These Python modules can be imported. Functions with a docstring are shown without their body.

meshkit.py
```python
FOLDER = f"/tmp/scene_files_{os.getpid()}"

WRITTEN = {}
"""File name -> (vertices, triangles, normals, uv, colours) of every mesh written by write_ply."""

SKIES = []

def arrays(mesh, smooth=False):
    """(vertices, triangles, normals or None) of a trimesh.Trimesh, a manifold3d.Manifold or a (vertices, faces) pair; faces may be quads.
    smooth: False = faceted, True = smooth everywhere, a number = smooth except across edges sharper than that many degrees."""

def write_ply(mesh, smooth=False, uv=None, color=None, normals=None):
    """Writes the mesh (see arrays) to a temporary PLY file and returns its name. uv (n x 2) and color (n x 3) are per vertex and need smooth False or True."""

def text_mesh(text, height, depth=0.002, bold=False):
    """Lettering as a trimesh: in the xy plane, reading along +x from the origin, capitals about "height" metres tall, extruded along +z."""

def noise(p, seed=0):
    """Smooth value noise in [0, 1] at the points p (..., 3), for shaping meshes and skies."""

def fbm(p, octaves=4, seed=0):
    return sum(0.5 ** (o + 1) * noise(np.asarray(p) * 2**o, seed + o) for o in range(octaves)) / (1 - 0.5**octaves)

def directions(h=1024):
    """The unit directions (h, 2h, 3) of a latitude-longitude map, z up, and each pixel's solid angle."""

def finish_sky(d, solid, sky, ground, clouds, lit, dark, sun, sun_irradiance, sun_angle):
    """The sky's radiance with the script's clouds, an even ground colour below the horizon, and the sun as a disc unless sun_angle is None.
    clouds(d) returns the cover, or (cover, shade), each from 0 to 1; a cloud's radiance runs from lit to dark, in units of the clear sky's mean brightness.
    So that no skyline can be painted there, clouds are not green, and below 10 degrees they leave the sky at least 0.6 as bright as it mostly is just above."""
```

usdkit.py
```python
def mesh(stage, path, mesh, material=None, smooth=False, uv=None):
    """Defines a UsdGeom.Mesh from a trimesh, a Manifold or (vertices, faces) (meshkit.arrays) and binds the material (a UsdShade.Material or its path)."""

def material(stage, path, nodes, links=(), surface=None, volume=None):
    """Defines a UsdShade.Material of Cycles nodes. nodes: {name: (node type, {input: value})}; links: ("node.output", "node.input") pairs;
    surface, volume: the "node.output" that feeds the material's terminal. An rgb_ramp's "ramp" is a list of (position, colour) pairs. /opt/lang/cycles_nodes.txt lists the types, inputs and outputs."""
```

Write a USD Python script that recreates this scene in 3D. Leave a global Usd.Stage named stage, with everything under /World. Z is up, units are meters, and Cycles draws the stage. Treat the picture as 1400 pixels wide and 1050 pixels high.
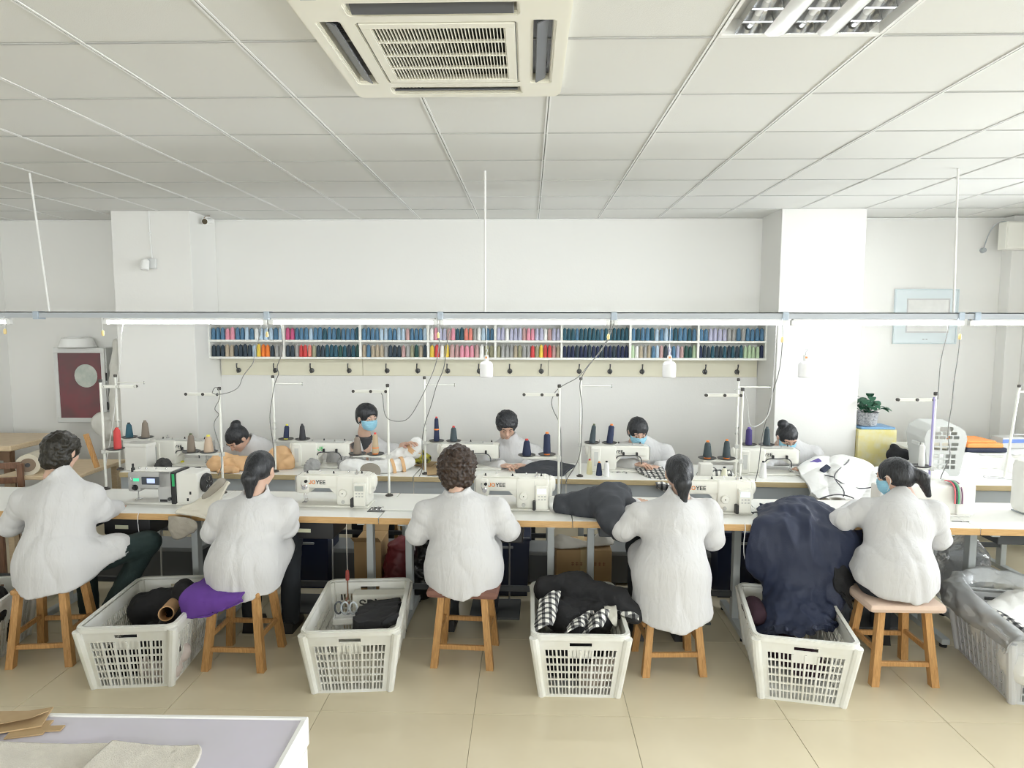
import math, random
import numpy as np, trimesh, manifold3d as m3
from manifold3d import Manifold
import usdkit, meshkit
from pxr import Usd, UsdGeom, UsdLux, Gf, Sdf, UsdShade

stage = Usd.Stage.CreateInMemory()
UsdGeom.SetStageUpAxis(stage, 'Z'); UsdGeom.SetStageMetersPerUnit(stage, 1.0)
UsdGeom.Xform.Define(stage, '/World')
PI = math.pi

# ------------------------------------------------------------------ camera
PITCH, YAW, ROLL, FPX, EYE = .0913068, .0261489, .0016, 884.5, (0, 0, 2.0)
_f = np.array([-math.sin(YAW)*math.cos(PITCH), math.cos(YAW)*math.cos(PITCH), -math.sin(PITCH)])
_r = np.array([math.cos(YAW), math.sin(YAW), 0]); _u = np.cross(_r, _f)
_r, _u = _r*math.cos(ROLL)+_u*math.sin(ROLL), -_r*math.sin(ROLL)+_u*math.cos(ROLL)
cam = UsdGeom.Camera.Define(stage, '/World/camera')
cam.AddTransformOp().Set(Gf.Matrix4d(*_r, 0, *_u, 0, *(-_f), 0, *EYE, 1))
cam.CreateHorizontalApertureAttr(36.0); cam.CreateVerticalApertureAttr(27.0)
cam.CreateFocalLengthAttr(36.0*FPX/1400); cam.CreateClippingRangeAttr(Gf.Vec2f(.05, 200))
cam.CreateExposureAttr(0.02)

# ------------------------------------------------------------------ light: daylight through the windows (right wall, wall behind the camera) and the LED tubes of the lamp rail
RIGHT_WINDOWS = [(-2.7, -1.1), (-.5, 1.1), (1.8, 3.4), (4.1, 5.7)]       # y ranges
FRONT_WINDOWS = [(-4.6, -2.9), (-2.2, -.5), (.2, 1.9), (2.6, 4.3)]       # x ranges
SILL, HEAD = .95, 2.75
XL, XR, YF, YB, ZC = -5.47, 4.86, -3.5, 6.66, 3.065
DAY_RIGHT, DAY_FRONT, TUBE, SKY = 12.5, 7.0, 38.0, 1.0
def rect_light(name, loc, rx, ry, w, h, power, col):
    l = UsdLux.RectLight.Define(stage, '/World/'+name); l.AddTranslateOp().Set(loc); l.AddRotateXYZOp().Set((rx, ry, 0))
    l.CreateWidthAttr(w); l.CreateHeightAttr(h); l.CreateIntensityAttr(power); l.CreateColorAttr(Gf.Vec3f(*col))
for i, (a, b) in enumerate(RIGHT_WINDOWS):
    rect_light(f'daylight_right_{i+1:03d}', (XR+.30, (a+b)/2, (SILL+HEAD)/2), 0, 90, HEAD-SILL, b-a, DAY_RIGHT, (.97, .985, 1.0))
for i, (a, b) in enumerate(FRONT_WINDOWS):
    rect_light(f'daylight_front_{i+1:03d}', ((a+b)/2, YF-.30, (SILL+HEAD)/2), 90, 0, b-a, HEAD-SILL, DAY_FRONT, (1.0, .985, .94))
dome = UsdLux.DomeLight.Define(stage, '/World/sky'); dome.CreateIntensityAttr(SKY); dome.CreateColorAttr(Gf.Vec3f(.85, .93, 1.0))

# ------------------------------------------------------------------ helpers: names, tags
_used = {}
def numbered(path):
    n = _used.get(path, -1)+1; _used[path] = n
    return path if n == 0 else f'{path}_{n:03d}'
def setd(p, **k):
    for a, b in k.items():
        if b: p.SetCustomDataByKey(a, b)
def thing(name, label, cat, loc=(0, 0, 0), rz=0.0, group=None, kind=None):
    x = UsdGeom.Xform.Define(stage, numbered('/World/'+name)); x.AddTranslateOp().Set(tuple(map(float, loc))); x.AddRotateZOp().Set(math.degrees(rz))
    setd(x.GetPrim(), label=label, category=cat, group=group, kind=kind)
    return x.GetPrim()
def obj(name, mesh, mat, parent=None, smooth=35, label=None, cat=None, group=None, kind=None):
    path = numbered((str(parent.GetPath()) if parent else '/World')+'/'+name)
    p = usdkit.mesh(stage, path, mesh.get() if isinstance(mesh, B) else mesh, mat, smooth).GetPrim()
    setd(p, label=label, category=cat, group=group, kind=kind)
    return p
def top(name, mesh, mat, label, cat, group=None, loc=None, rz=0.0, smooth=35, kind=None):
    p = obj(name, mesh, mat, None, smooth, label, cat, group, kind)
    if loc is not None:
        g = UsdGeom.Xformable(p); g.AddTranslateOp().Set(tuple(map(float, loc))); g.AddRotateZOp().Set(math.degrees(rz))
    return p
def dup(root, loc, rz=0.0, label=None, group=None, name=None):
    was = root.GetCustomData()
    base = name or root.GetName().rstrip('0123456789').rstrip('_')
    r = thing(base, label or was['label'], was['category'], loc, rz, group or was.get('group'))
    r.GetReferences().AddInternalReference(root.GetPath()); r.SetInstanceable(True)
    return r

# ------------------------------------------------------------------ helpers: shapes
def hull(pts): return Manifold.hull_points(np.asarray(pts, np.float64))
def arr(m):
    if isinstance(m, Manifold):
        q = m.to_mesh(); return np.array(q.vert_properties[:, :3], float), np.array(q.tri_verts, int)
    if isinstance(m, B): return m.get()
    if isinstance(m, trimesh.Trimesh): return np.array(m.vertices), np.array(m.faces)
    v, f = np.asarray(m[0], float), np.asarray(m[1], int)
    if f.shape[1] == 4: f = np.vstack([f[:, [0, 1, 2]], f[:, [0, 2, 3]]])
    return v, f
def Rx(a): c, s = math.cos(a), math.sin(a); return np.array([[1, 0, 0], [0, c, -s], [0, s, c]])
def Ry(a): c, s = math.cos(a), math.sin(a); return np.array([[c, 0, s], [0, 1, 0], [-s, 0, c]])
def Rz(a): c, s = math.cos(a), math.sin(a); return np.array([[c, -s, 0], [s, c, 0], [0, 0, 1]])
class B:
    """collects shapes into one mesh"""
    def __init__(s): s.v, s.f, s.n = [], [], 0
    def add(s, m, R=None, t=None):
        v, f = arr(m)
        if R is not None: v = v @ np.asarray(R).T
        if t is not None: v = v+np.asarray(t, float)
        s.v.append(v); s.f.append(f+s.n); s.n += len(v); return s
    def box(s, x0, x1, y0, y1, z0, z1, c=0.0, R=None, t=None, seg=1):
        """box, chamfered (seg 1) or rounded (seg 2) by c"""
        if c <= 0:
            v = [(x, y, z) for x in (x0, x1) for y in (y0, y1) for z in (z0, z1)]
            f = [(0, 1, 3), (0, 3, 2), (4, 6, 7), (4, 7, 5), (0, 4, 5), (0, 5, 1), (2, 3, 7), (2, 7, 6), (0, 2, 6), (0, 6, 4), (1, 5, 7), (1, 7, 3)]
            return s.add((np.array(v, float), np.array(f)), R, t)
        c = min(c, (x1-x0)/2.01, (y1-y0)/2.01, (z1-z0)/2.01)
        dirs = [(1, 0, 0), (0, 1, 0), (0, 0, 1)] if seg == 1 else [(1, 0, 0), (0, 1, 0), (0, 0, 1), (.7071, .7071, 0), (.7071, 0, .7071), (0, .7071, .7071), (.57735, .57735, .57735)]
        p = [((x1-c if sx > 0 else x0+c)+sx*c*d[0], (y1-c if sy > 0 else y0+c)+sy*c*d[1], (z1-c if sz > 0 else z0+c)+sz*c*d[2]) for sx in (-1, 1) for sy in (-1, 1) for sz in (-1, 1) for d in dirs]
        return s.add(hull(p), R, t)
    def rbx(s, *a, c=.01, **k): return s.box(*a, c=c, seg=2, **k)
    def cyl(s, a, b, r, r2=None, n=12, cap=True):
        return s.tube([a, b], [r, r if r2 is None else r2], n, cap)
    def tube(s, pts, r, n=8, cap=True, flat=None):
        P = np.asarray(pts, float); k = len(P); r = np.full(k, r, float) if np.ndim(r) == 0 else np.asarray(r, float)
        T = np.gradient(P, axis=0) if k > 2 else np.tile(P[1]-P[0], (2, 1)); T /= np.maximum(np.linalg.norm(T, axis=1, keepdims=True), 1e-9)
        u = np.cross(T[0], [0, 0, 1]); u = np.array([1., 0, 0]) if np.linalg.norm(u) < 1e-3 else u/np.linalg.norm(u)
        V, a = [], np.arange(n)*2*PI/n
        for i in range(k):
            u = u-T[i]*(u@T[i]); u /= np.linalg.norm(u); w = np.cross(T[i], u)
            V.append(P[i]+r[i]*(np.cos(a)[:, None]*u+np.sin(a)[:, None]*w*(flat or 1)))
        V = np.vstack(V); F = []
        for i in range(k-1):
            for j in range(n):
                q = (j+1) % n; F += [(i*n+j, i*n+q, (i+1)*n+q), (i*n+j, (i+1)*n+q, (i+1)*n+j)]
        if cap:
            c0, c1 = len(V), len(V)+1; V = np.vstack([V, P[0], P[-1]])
            for j in range(n): q = (j+1) % n; F += [(c0, q, j), (c1, (k-1)*n+j, (k-1)*n+q)]
        return s.add((V, np.array(F)))
    def lathe(s, prof, n=20, R=None, t=None):
        """prof: (radius, z) from bottom to top, outside"""
        a = np.arange(n)*2*PI/n; V, F = [], []
        for r, z in prof: V.append(np.stack([r*np.cos(a), r*np.sin(a), np.full(n, z)], 1))
        for i in range(len(prof)-1):
            for j in range(n):
                q = (j+1) % n; F += [(i*n+j, i*n+q, (i+1)*n+q), (i*n+j, (i+1)*n+q, (i+1)*n+j)]
        V = np.vstack(V); F = [x for x in F]
        return s.add((V, np.array(F)), R, t)
    def get(s): return np.vstack(s.v), np.vstack(s.f)
def box(*a, **k): return B().box(*a, **k)
def rbx(*a, **k): return B().rbx(*a, **k)
def tube(*a, **k): return B().tube(*a, **k)
def spline(pts, n=24):
    from scipy.interpolate import CubicSpline
    P = np.asarray(pts, float); t = np.r_[0, np.cumsum(np.linalg.norm(np.diff(P, axis=0), axis=1)**.6+1e-6)]
    return CubicSpline(t, P)(np.linspace(0, t[-1], n))
def sheet(ctrl, nu=40, nv=40, thick=.004, amp=0.0, freq=(6, 6, 6), seed=0, ridge=True, post=None):
    """cloth: a smooth surface through a net of points (rows x columns x 3), folded by noise, with thickness"""
    from scipy.interpolate import make_interp_spline
    C = np.asarray(ctrl, float); m, n = C.shape[:2]
    U = make_interp_spline(np.linspace(0, 1, m), C, k=min(3, m-1))(np.linspace(0, 1, nu))
    S = make_interp_spline(np.linspace(0, 1, n), U.swapaxes(0, 1), k=min(3, n-1))(np.linspace(0, 1, nv)).swapaxes(0, 1)
    def normals(S):
        a, b = np.gradient(S, axis=0), np.gradient(S, axis=1); N = np.cross(a, b); return N/np.maximum(np.linalg.norm(N, axis=-1, keepdims=True), 1e-9)
    if amp:
        q = meshkit.fbm(S*np.asarray(freq), 3, seed); q = 1-np.abs(2*q-1)*2 if ridge else 2*q-1
        S = S+normals(S)*(amp*q)[..., None]
    if post is not None: S = post(S)
    N = normals(S); Bk = S-N*thick
    i = np.arange(nu*nv).reshape(nu, nv); q = np.stack([i[:-1, :-1], i[1:, :-1], i[1:, 1:], i[:-1, 1:]], -1).reshape(-1, 4)
    k = nu*nv; F = [q, q[:, ::-1]+k]
    for e in (i[0, :][::-1], i[-1, :], i[:, 0], i[:, -1][::-1]):
        F.append(np.stack([e[:-1], e[1:], e[1:]+k, e[:-1]+k], -1)[:, ::-1])
    return np.vstack([S.reshape(-1, 3), Bk.reshape(-1, 3)]), np.vstack(F)
def put(mesh, R=None, t=None):
    v, f = arr(mesh); v = v if R is None else v @ np.asarray(R).T
    return (v if t is None else v+np.asarray(t, float)), f
def text_on(text, height, at, R, bold=True, depth=.0012):
    """lettering centred at a point, R turns the xy plane to the wanted one"""
    t = meshkit.text_mesh(text, height, depth, bold); v = np.array(t.vertices); v[:, 0] -= (v[:, 0].min()+v[:, 0].max())/2; v[:, 1] -= (v[:, 1].min()+v[:, 1].max())/2
    return v @ np.asarray(R).T+np.asarray(at, float), np.array(t.faces)

# ------------------------------------------------------------------ implicit surfaces for people and soft things
def snets(F, o, h):
    s = F < 0; c = np.zeros(tuple(np.array(F.shape)-1), np.int8)
    sl = lambda d, n: slice(d, n-1+d)
    X, Y, Z = F.shape
    for a in (0, 1):
        for b in (0, 1):
            for d in (0, 1): c += s[sl(a, X), sl(b, Y), sl(d, Z)]
    act = (c > 0) & (c < 8); idx = np.full(act.shape, -1, np.int64); ijk = np.argwhere(act); idx[act] = np.arange(len(ijk))
    acc, cnt = np.zeros((len(ijk), 3)), np.zeros(len(ijk))
    cor = [(a, b, d) for a in (0, 1) for b in (0, 1) for d in (0, 1)]
    val = {q: F[ijk[:, 0]+q[0], ijk[:, 1]+q[1], ijk[:, 2]+q[2]] for q in cor}
    for p in cor:
        for ax in range(3):
            if p[ax] == 0:
                q = list(p); q[ax] = 1; q = tuple(q); a, b = val[p], val[q]; m = (a < 0) != (b < 0)
                t = np.where(m, a/np.where(m, a-b, 1), 0); w = np.array(p, float)[None]+t[:, None]*np.eye(3)[ax]
                acc += np.where(m[:, None], w, 0); cnt += m
    V = (ijk+acc/cnt[:, None])*h+o
    quads = []
    for ax in range(3):
        b1, b2 = (ax+1) % 3, (ax+2) % 3
        lo = [slice(None)]*3; hi = [slice(None)]*3; lo[ax] = slice(0, -1); hi[ax] = slice(1, None)
        A, Bq = s[tuple(lo)], s[tuple(hi)]; ch = A != Bq
        for k in (b1, b2):
            q = [slice(None)]*3; q[k] = 0; ch[tuple(q)] = False; q[k] = -1; ch[tuple(q)] = False
        e = np.argwhere(ch)
        if not len(e): continue
        fl = A[ch]; g = []
        for d1, d2 in ((0, 0), (1, 0), (1, 1), (0, 1)):
            w = e.copy(); w[:, b1] -= d1; w[:, b2] -= d2; g.append(idx[w[:, 0], w[:, 1], w[:, 2]])
        g = np.stack(g, 1); quads.append(np.where(fl[:, None], g, g[:, ::-1]))
    return V, np.vstack(quads)
def grid(lo, hi, h):
    ax = [np.arange(a-2*h, b+3*h, h) for a, b in zip(lo, hi)]
    return np.stack(np.meshgrid(*ax, indexing='ij'), -1).astype(np.float32), np.array([x[0] for x in ax])
def cone(P, a, b, ra, rb, sc=None):
    """distance to a tapered limb; sc scales space (x, y, z) about the limb"""
    a, b = np.asarray(a, np.float32), np.asarray(b, np.float32); sc = None if sc is None else np.asarray(sc, np.float32)
    if sc is not None: P, a, b = P*sc, a*sc, b*sc
    ab = b-a; t = np.clip(((P-a)@ab)/max(float(ab@ab), 1e-9), 0, 1)
    return np.linalg.norm(P-a-t[..., None]*ab, axis=-1)-(ra+(rb-ra)*t)
def ell(P, c, r, R=None):
    q = P-np.asarray(c, np.float32)
    if R is not None: q = q @ np.asarray(R, np.float32)          # into the ellipsoid's own axes
    r = np.asarray(r, np.float32); k = np.linalg.norm(q/r, axis=-1); k2 = np.linalg.norm(q/(r*r), axis=-1)
    return k*(k-1)/np.maximum(k2, 1e-6)
def smin(a, b, k):
    h = np.clip(.5+.5*(b-a)/k, 0, 1); return b+(a-b)*h-k*h*(1-h)
def smax(a, b, k): return -smin(-a, -b, k)
def vnormals(v, f):
    return meshkit.arrays((v, f), True)[2]
def taubin(m, n=6):
    v, f = arr(m); t = trimesh.Trimesh(v, f, process=False); trimesh.smoothing.filter_taubin(t, iterations=n); return np.array(t.vertices), np.array(t.faces)

# ------------------------------------------------------------------ materials
_mats = {}
def M(name, col=(.8, .8, .8), rough=.5, metal=0.0, bump=None, var=None, spec=None, **extra):
    """bump: (scale, height in m[, detail]); var: (scale, second colour[, contrast]) — a noise that mixes a second colour in"""
    if name in _mats: return _mats[name]
    n = {'p': ('principled_bsdf', {'base_color': col, 'roughness': rough, 'metallic': metal, **({} if spec is None else {'specular_ior_level': spec}), **extra})}; l = []
    n['g'] = ('geometry', {})
    if var:
        n['vn'] = ('noise_texture', {'scale': var[0], 'detail': 4.0}); n['vr'] = ('map_range', {'from_min': .38, 'from_max': .66, 'clamp': True}); n['vm'] = ('mix_color', {'a': col, 'b': var[1]})
        l += [('g.position', 'vn.vector'), ('vn.fac', 'vr.value'), ('vr.result', 'vm.fac'), ('vm.result', 'p.base_color')]
    if bump:
        n['bn'] = ('noise_texture', {'scale': bump[0], 'detail': float(bump[2]) if len(bump) > 2 else 3.0}); n['b'] = ('bump', {'strength': 1.0, 'distance': bump[1]})
        l += [('g.position', 'bn.vector'), ('bn.fac', 'b.height'), ('b.normal', 'p.normal')]
    if not (var or bump): del n['g']
    _mats[name] = usdkit.material(stage, '/World/Looks/'+name, n, l, surface='p.BSDF'); return _mats[name]
def EM(name, col, strength):
    if name not in _mats: _mats[name] = usdkit.material(stage, '/World/Looks/'+name, {'e': ('emission', {'color': col, 'strength': strength})}, surface='e.emission')
    return _mats[name]
def wood(name, c1, c2, sc=(14, 14, 1.2), rough=.45):
    if name in _mats: return _mats[name]
    _mats[name] = usdkit.material(stage, '/World/Looks/'+name, {'t': ('texture_coordinate', {}), 'm': ('mapping', {'scale': sc}), 'n': ('noise_texture', {'scale': 3.0, 'detail': 6.0, 'distortion': 1.2}),
        'r': ('rgb_ramp', {'ramp': [(.3, c1), (.7, c2)]}), 'b': ('bump', {'distance': .0006}), 'p': ('principled_bsdf', {'roughness': rough})},
        [('t.object', 'm.vector'), ('m.vector', 'n.vector'), ('n.fac', 'r.fac'), ('r.color', 'p.base_color'), ('n.fac', 'b.height'), ('b.normal', 'p.normal')], surface='p.BSDF'); return _mats[name]
def pane(name, tint, gloss=.08, clear=1.0, body=(.9, .95, .97), mix=0.1):
    """see-through film or pane: transparent, with some diffuse body and a fresnel gloss"""
    if name in _mats: return _mats[name]
    _mats[name] = usdkit.material(stage, '/World/Looks/'+name, {'t': ('transparent_bsdf', {'color': tint}), 'd': ('diffuse_bsdf', {'color': body}), 'g': ('glossy_bsdf', {'color': (1, 1, 1), 'roughness': gloss}), 'f': ('fresnel', {'IOR': 1.45}),
        'a': ('mix_closure', {'fac': mix}), 'b': ('mix_closure', {})}, [('t.BSDF', 'a.closure1'), ('d.BSDF', 'a.closure2'), ('f.fac', 'b.fac'), ('a.closure', 'b.closure1'), ('g.BSDF', 'b.closure2')], surface='b.closure'); return _mats[name]
WALLM = M('wall_paint', (.785, .78, .75), .75, bump=(60, .0006))
CEILP = M('ceiling_panel_white', (.72, .72, .69), .8, bump=(260, .0008), var=(1.4, (.71, .71, .68)))
GRIDM = M('ceiling_grid_white', (.80, .80, .78), .45)
SLOT = M('slot_grey', (.22, .22, .2), .7)
WHITE = M('white_plastic', (.82, .82, .80), .4)
CREAM = M('cream_enamel', (.83, .82, .75), .32)
BLACK = M('black_plastic', (.02, .02, .022), .45)
DARK = M('dark_grey_metal', (.06, .065, .07), .5)
STEEL = M('brushed_steel', (.62, .63, .64), .3, 1.0)
GREYM = M('grey_painted_metal', (.42, .45, .47), .45)
SKIN = M('skin', (.62, .40, .30), .5, bump=(400, .0003), subsurface_weight=.08, subsurface_scale=.004)
# ================================================================== THE SETTING
TILE = M('floor_tile_cream', (.71, .63, .46), .22, var=(2.2, (.67, .59, .42)), spec=.5)
GROUT = M('floor_grout', (.40, .35, .25), .8)
fl = thing('floor', 'cream polished floor tiles', 'floor', kind='structure'); fl.ClearCustomDataByKey('category'); fl.ClearCustomDataByKey('label')
obj('floor_base', box(XL-.2, XR+.2, YF-.2, YB+.2, -.06, -.004), GROUT, fl)
xs = [XL]+[x for x in np.arange(-.277-.8*7, XR, .8) if XL+.05 < x < XR-.05]+[XR]
ys = [YF]+[y for y in np.arange(3.163-.8*8, YB, .8) if YF+.05 < y < YB-.05]+[YB]
for a, b in zip(xs[:-1], xs[1:]):
    for c, d in zip(ys[:-1], ys[1:]):
        obj('floor_tile', box(a+.0012, b-.0012, c+.0012, d-.0012, -.010, 0, c=.0012), TILE, fl)
def structure(name):
    t = thing(name, None, None, kind='structure'); return t
ce = structure('ceiling')
obj('ceiling_slab', box(XL-.2, XR+.2, YF-.2, YB+.2, 3.12, 3.22), WALLM, ce)
gx = [XL]+[.0904+.6*i for i in range(-9, 8) if XL+.03 < .0904+.6*i < XR-.03]+[XR]
gy = [YF]+[3.1363+.6*j for j in range(-11, 6) if 3.1363+.6*j < YB-.03]+[YB]
rnd = random.Random(4)
for i, (a, b) in enumerate(zip(gx[:-1], gx[1:])):
    for c, d in zip(gy[:-1], gy[1:]):
        if .6 < a < .7 and 1.2 < c < 2.0: continue                               # the louvre lamp fills this bay
        z = ZC+.004+rnd.uniform(0, .0015)
        obj('ceiling_panel', box(a+.002, b-.002, c+.002, d-.002, z, z+.012, c=.002), CEILP, ce)
def gridbar(m, w, g, x0, x1, y0, y1, axis):
    # two lips and the recessed slot between them
    for s in (-1, 1):
        if axis == 'y': m.box(x0+s*(g/2+w/4)-w/4, x0+s*(g/2+w/4)+w/4, y0, y1, ZC, ZC+.0038)
        else: m.box(x0, x1, y0+s*(g/2+w/4)-w/4, y0+s*(g/2+w/4)+w/4, ZC+.0012, ZC+.004)
    return m
for x in gx[1:-1]:
    q = obj('ceiling_bar', gridbar(B(), .017, .0055, x, 0, YF, YB, 'y'), GRIDM, ce); obj('slot', box(x-.0034, x+.003, YF, YB, ZC+.003, ZC+.004), SLOT, q)
for y in gy[1:-1]:
    q = obj('ceiling_bar', gridbar(B(), .007, .004, XL, XR, y, 0, 'x'), M('ceiling_tee_grey', (.50, .50, .48), .6), ce); obj('slot', box(XL, XR, y-.0022, y+.0022, ZC+.003, ZC+.004), SLOT, q)
w = structure('wall_back'); obj('wall_plaster', box(XL-.2, XR+.2, YB, YB+.2, 0, 3.12), WALLM, w)
obj('trim_cornice', box(XL, XR, YB-.012, YB, ZC-.012, ZC, c=.003), GRIDM, w)
w = structure('wall_left'); obj('wall_plaster', box(XL-.2, XL, YF, YB, 0, 3.12), WALLM, w)
def openwall(m, axis, at, thick, lo, hi, opens):
    def q(a, b, z0, z1): m.box(*((at, at+thick, a, b) if axis == 'x' else (a, b, at, at+thick)), z0, z1)
    q(lo, hi, 0, SILL); q(lo, hi, HEAD, 3.12); e = lo
    for a, b in opens: q(e, a, SILL, HEAD); e = b
    q(e, hi, SILL, HEAD); return m
w = structure('wall_right'); obj('wall_plaster', openwall(B(), 'x', XR, .2, YF, YB, RIGHT_WINDOWS), WALLM, w)
w = structure('wall_front'); obj('wall_plaster', openwall(B(), 'y', YF-.2, .2, XL, XR, FRONT_WINDOWS), WALLM, w)
GLASS = pane('window_glass', (.97, .98, .98), .02, mix=.0)
k = 0
for side, wins in (('x', RIGHT_WINDOWS), ('y', FRONT_WINDOWS)):
    for a, b in wins:
        k += 1; w = thing(f'window_{k}', None, None, kind='structure')
        fr, gl = B(), B()
        def bar(a0, a1, z0, z1, m=fr, t=.05):
            if side == 'x': m.box(XR+.08, XR+.08+t, a0, a1, z0, z1)
            else: m.box(a0, a1, YF-.08-t, YF-.08, z0, z1)
        for c in (a, (a+b)/2-.03, b-.06): bar(c, c+.06, SILL, HEAD)
        bar(a, b, SILL, SILL+.06); bar(a, b, HEAD-.06, HEAD)
        obj('window_frame', fr, WHITE, w); bar(a+.06, b-.06, SILL+.06, HEAD-.06, gl, .006); obj('pane', gl, GLASS, w)
# two plastered columns in front of the back wall
w = structure('wall_column'); obj('column_plaster', box(-3.974, -3.215, 6.155, YB, 0, ZC+.03, c=.004), WALLM, w)
w = structure('wall_column'); obj('column_plaster', box(2.332, 3.105, 6.155, YB, 0, ZC+.03, c=.004), WALLM, w)
w = structure('baseboard_back')
obj('baseboard', B().box(XL, -3.974, YB-.012, YB, 0, .1).box(-3.215, 2.332, YB-.012, YB, 0, .1).box(3.105, XR, YB-.012, YB, 0, .1), M('skirting_tile', (.5, .42, .3), .3), w)
# narrow duct boxing beside the left column and in the right corner
w = structure('trim_1'); obj('pipe_boxing', box(-4.10, -3.974, 6.40, YB, 0, ZC, c=.004), WALLM, w)
w = structure('trim_2'); obj('pipe_boxing', box(4.70, XR, 6.52, YB, 0, ZC, c=.004), WALLM, w)
# ================================================================== FIXED THINGS: ceiling, back wall
# --- cassette air conditioner
AC_C, AC_K = M('ac_ivory_panel', (.80, .78, .68), .42), M('ac_dark_flap', (.10, .105, .115), .35)
ac = thing('ceiling_air_conditioner', 'square ivory cassette air conditioner with slatted intake set in the ceiling', 'air conditioner', (-.324, 2.588, ZC))
h, gr, oi, oo, z0, z1 = .462, .27, .335, .405, -.035, .003
face = m3.CrossSection.square((2*h, 2*h), True).offset(-.04, m3.JoinType.Round).offset(.04, m3.JoinType.Round, 2.0, 32)-m3.CrossSection.square((2*gr, 2*gr), True)
for i in range(4): face = face-m3.CrossSection.square((.56, .07), True).translate((0, (oi+oo)/2)).rotate(90*i)
b = B()
for ins, a0, a1 in ((.010, z0, z0+.004), (.004, z0+.004, z0+.010), (0, z0+.010, z1)): b.add((face if ins == 0 else face.offset(-ins, m3.JoinType.Round)).extrude(a1-a0), None, (0, 0, a0))
obj('panel', b, AC_C, ac)
obj('housing', B().box(-.42, .42, -.42, .42, .012, .04), AC_K, ac)
for i in range(4):
    R = Rz(i*PI/2)
    q = obj('air_outlet', put(B().box(-.285, .285, oi, oo, .004, .010).get(), R), AC_K, ac)
    f = B().box(-.27, .27, -.026, .020, -.003, .003, c=.002, R=Rx(.45), t=(0, (oi+oo)/2, -.027)); 
    for k in range(7): f.box(-.004+.016*k-.25, .16*.016+.016*k-.25, oi+.012, oo-.012, -.016, -.002)
    obj('louvre_flap', put(f.get(), R), M('ac_flap_grey', (.10, .105, .115), .3), q)
gq = obj('intake_grille_frame', B().box(-gr, gr, -gr, -gr+.035, z0-.002, z1, c=.001).box(-gr, gr, gr-.035, gr, z0-.002, z1, c=.001).box(-gr, -gr+.035, -gr+.035, gr-.035, z0-.002, z1, c=.001).box(gr-.035, gr, -gr+.035, gr-.035, z0-.002, z1, c=.001), AC_C, ac)
b = B()
for i in range(38): x = -.232+i*.01254; b.box(x-.0017, x+.0017, -.236, .236, z0, z0+.012)
obj('slats', b, AC_C, gq)
b = B()
for y in (-.12, 0, .12): b.box(-.235, .235, y-.004, y+.004, z0-.001, z0+.01)
obj('cross_rib', b, AC_C, gq)
obj('filter', box(-.235, .235, -.236, .236, z0+.02, z0+.024), M('ac_filter', (.03, .032, .028), .9), gq)
for s in (-1, 1): obj('panel_seam', box(s*(gr+.0025)-.0015, s*(gr+.0025)+.0015, -gr, gr, z0-.0005, z0+.01), SLOT, ac)
obj('badge', box(-.41, -.36, -.448, -.44, z0-.001, z0+.002), GREYM, ac)
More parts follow.
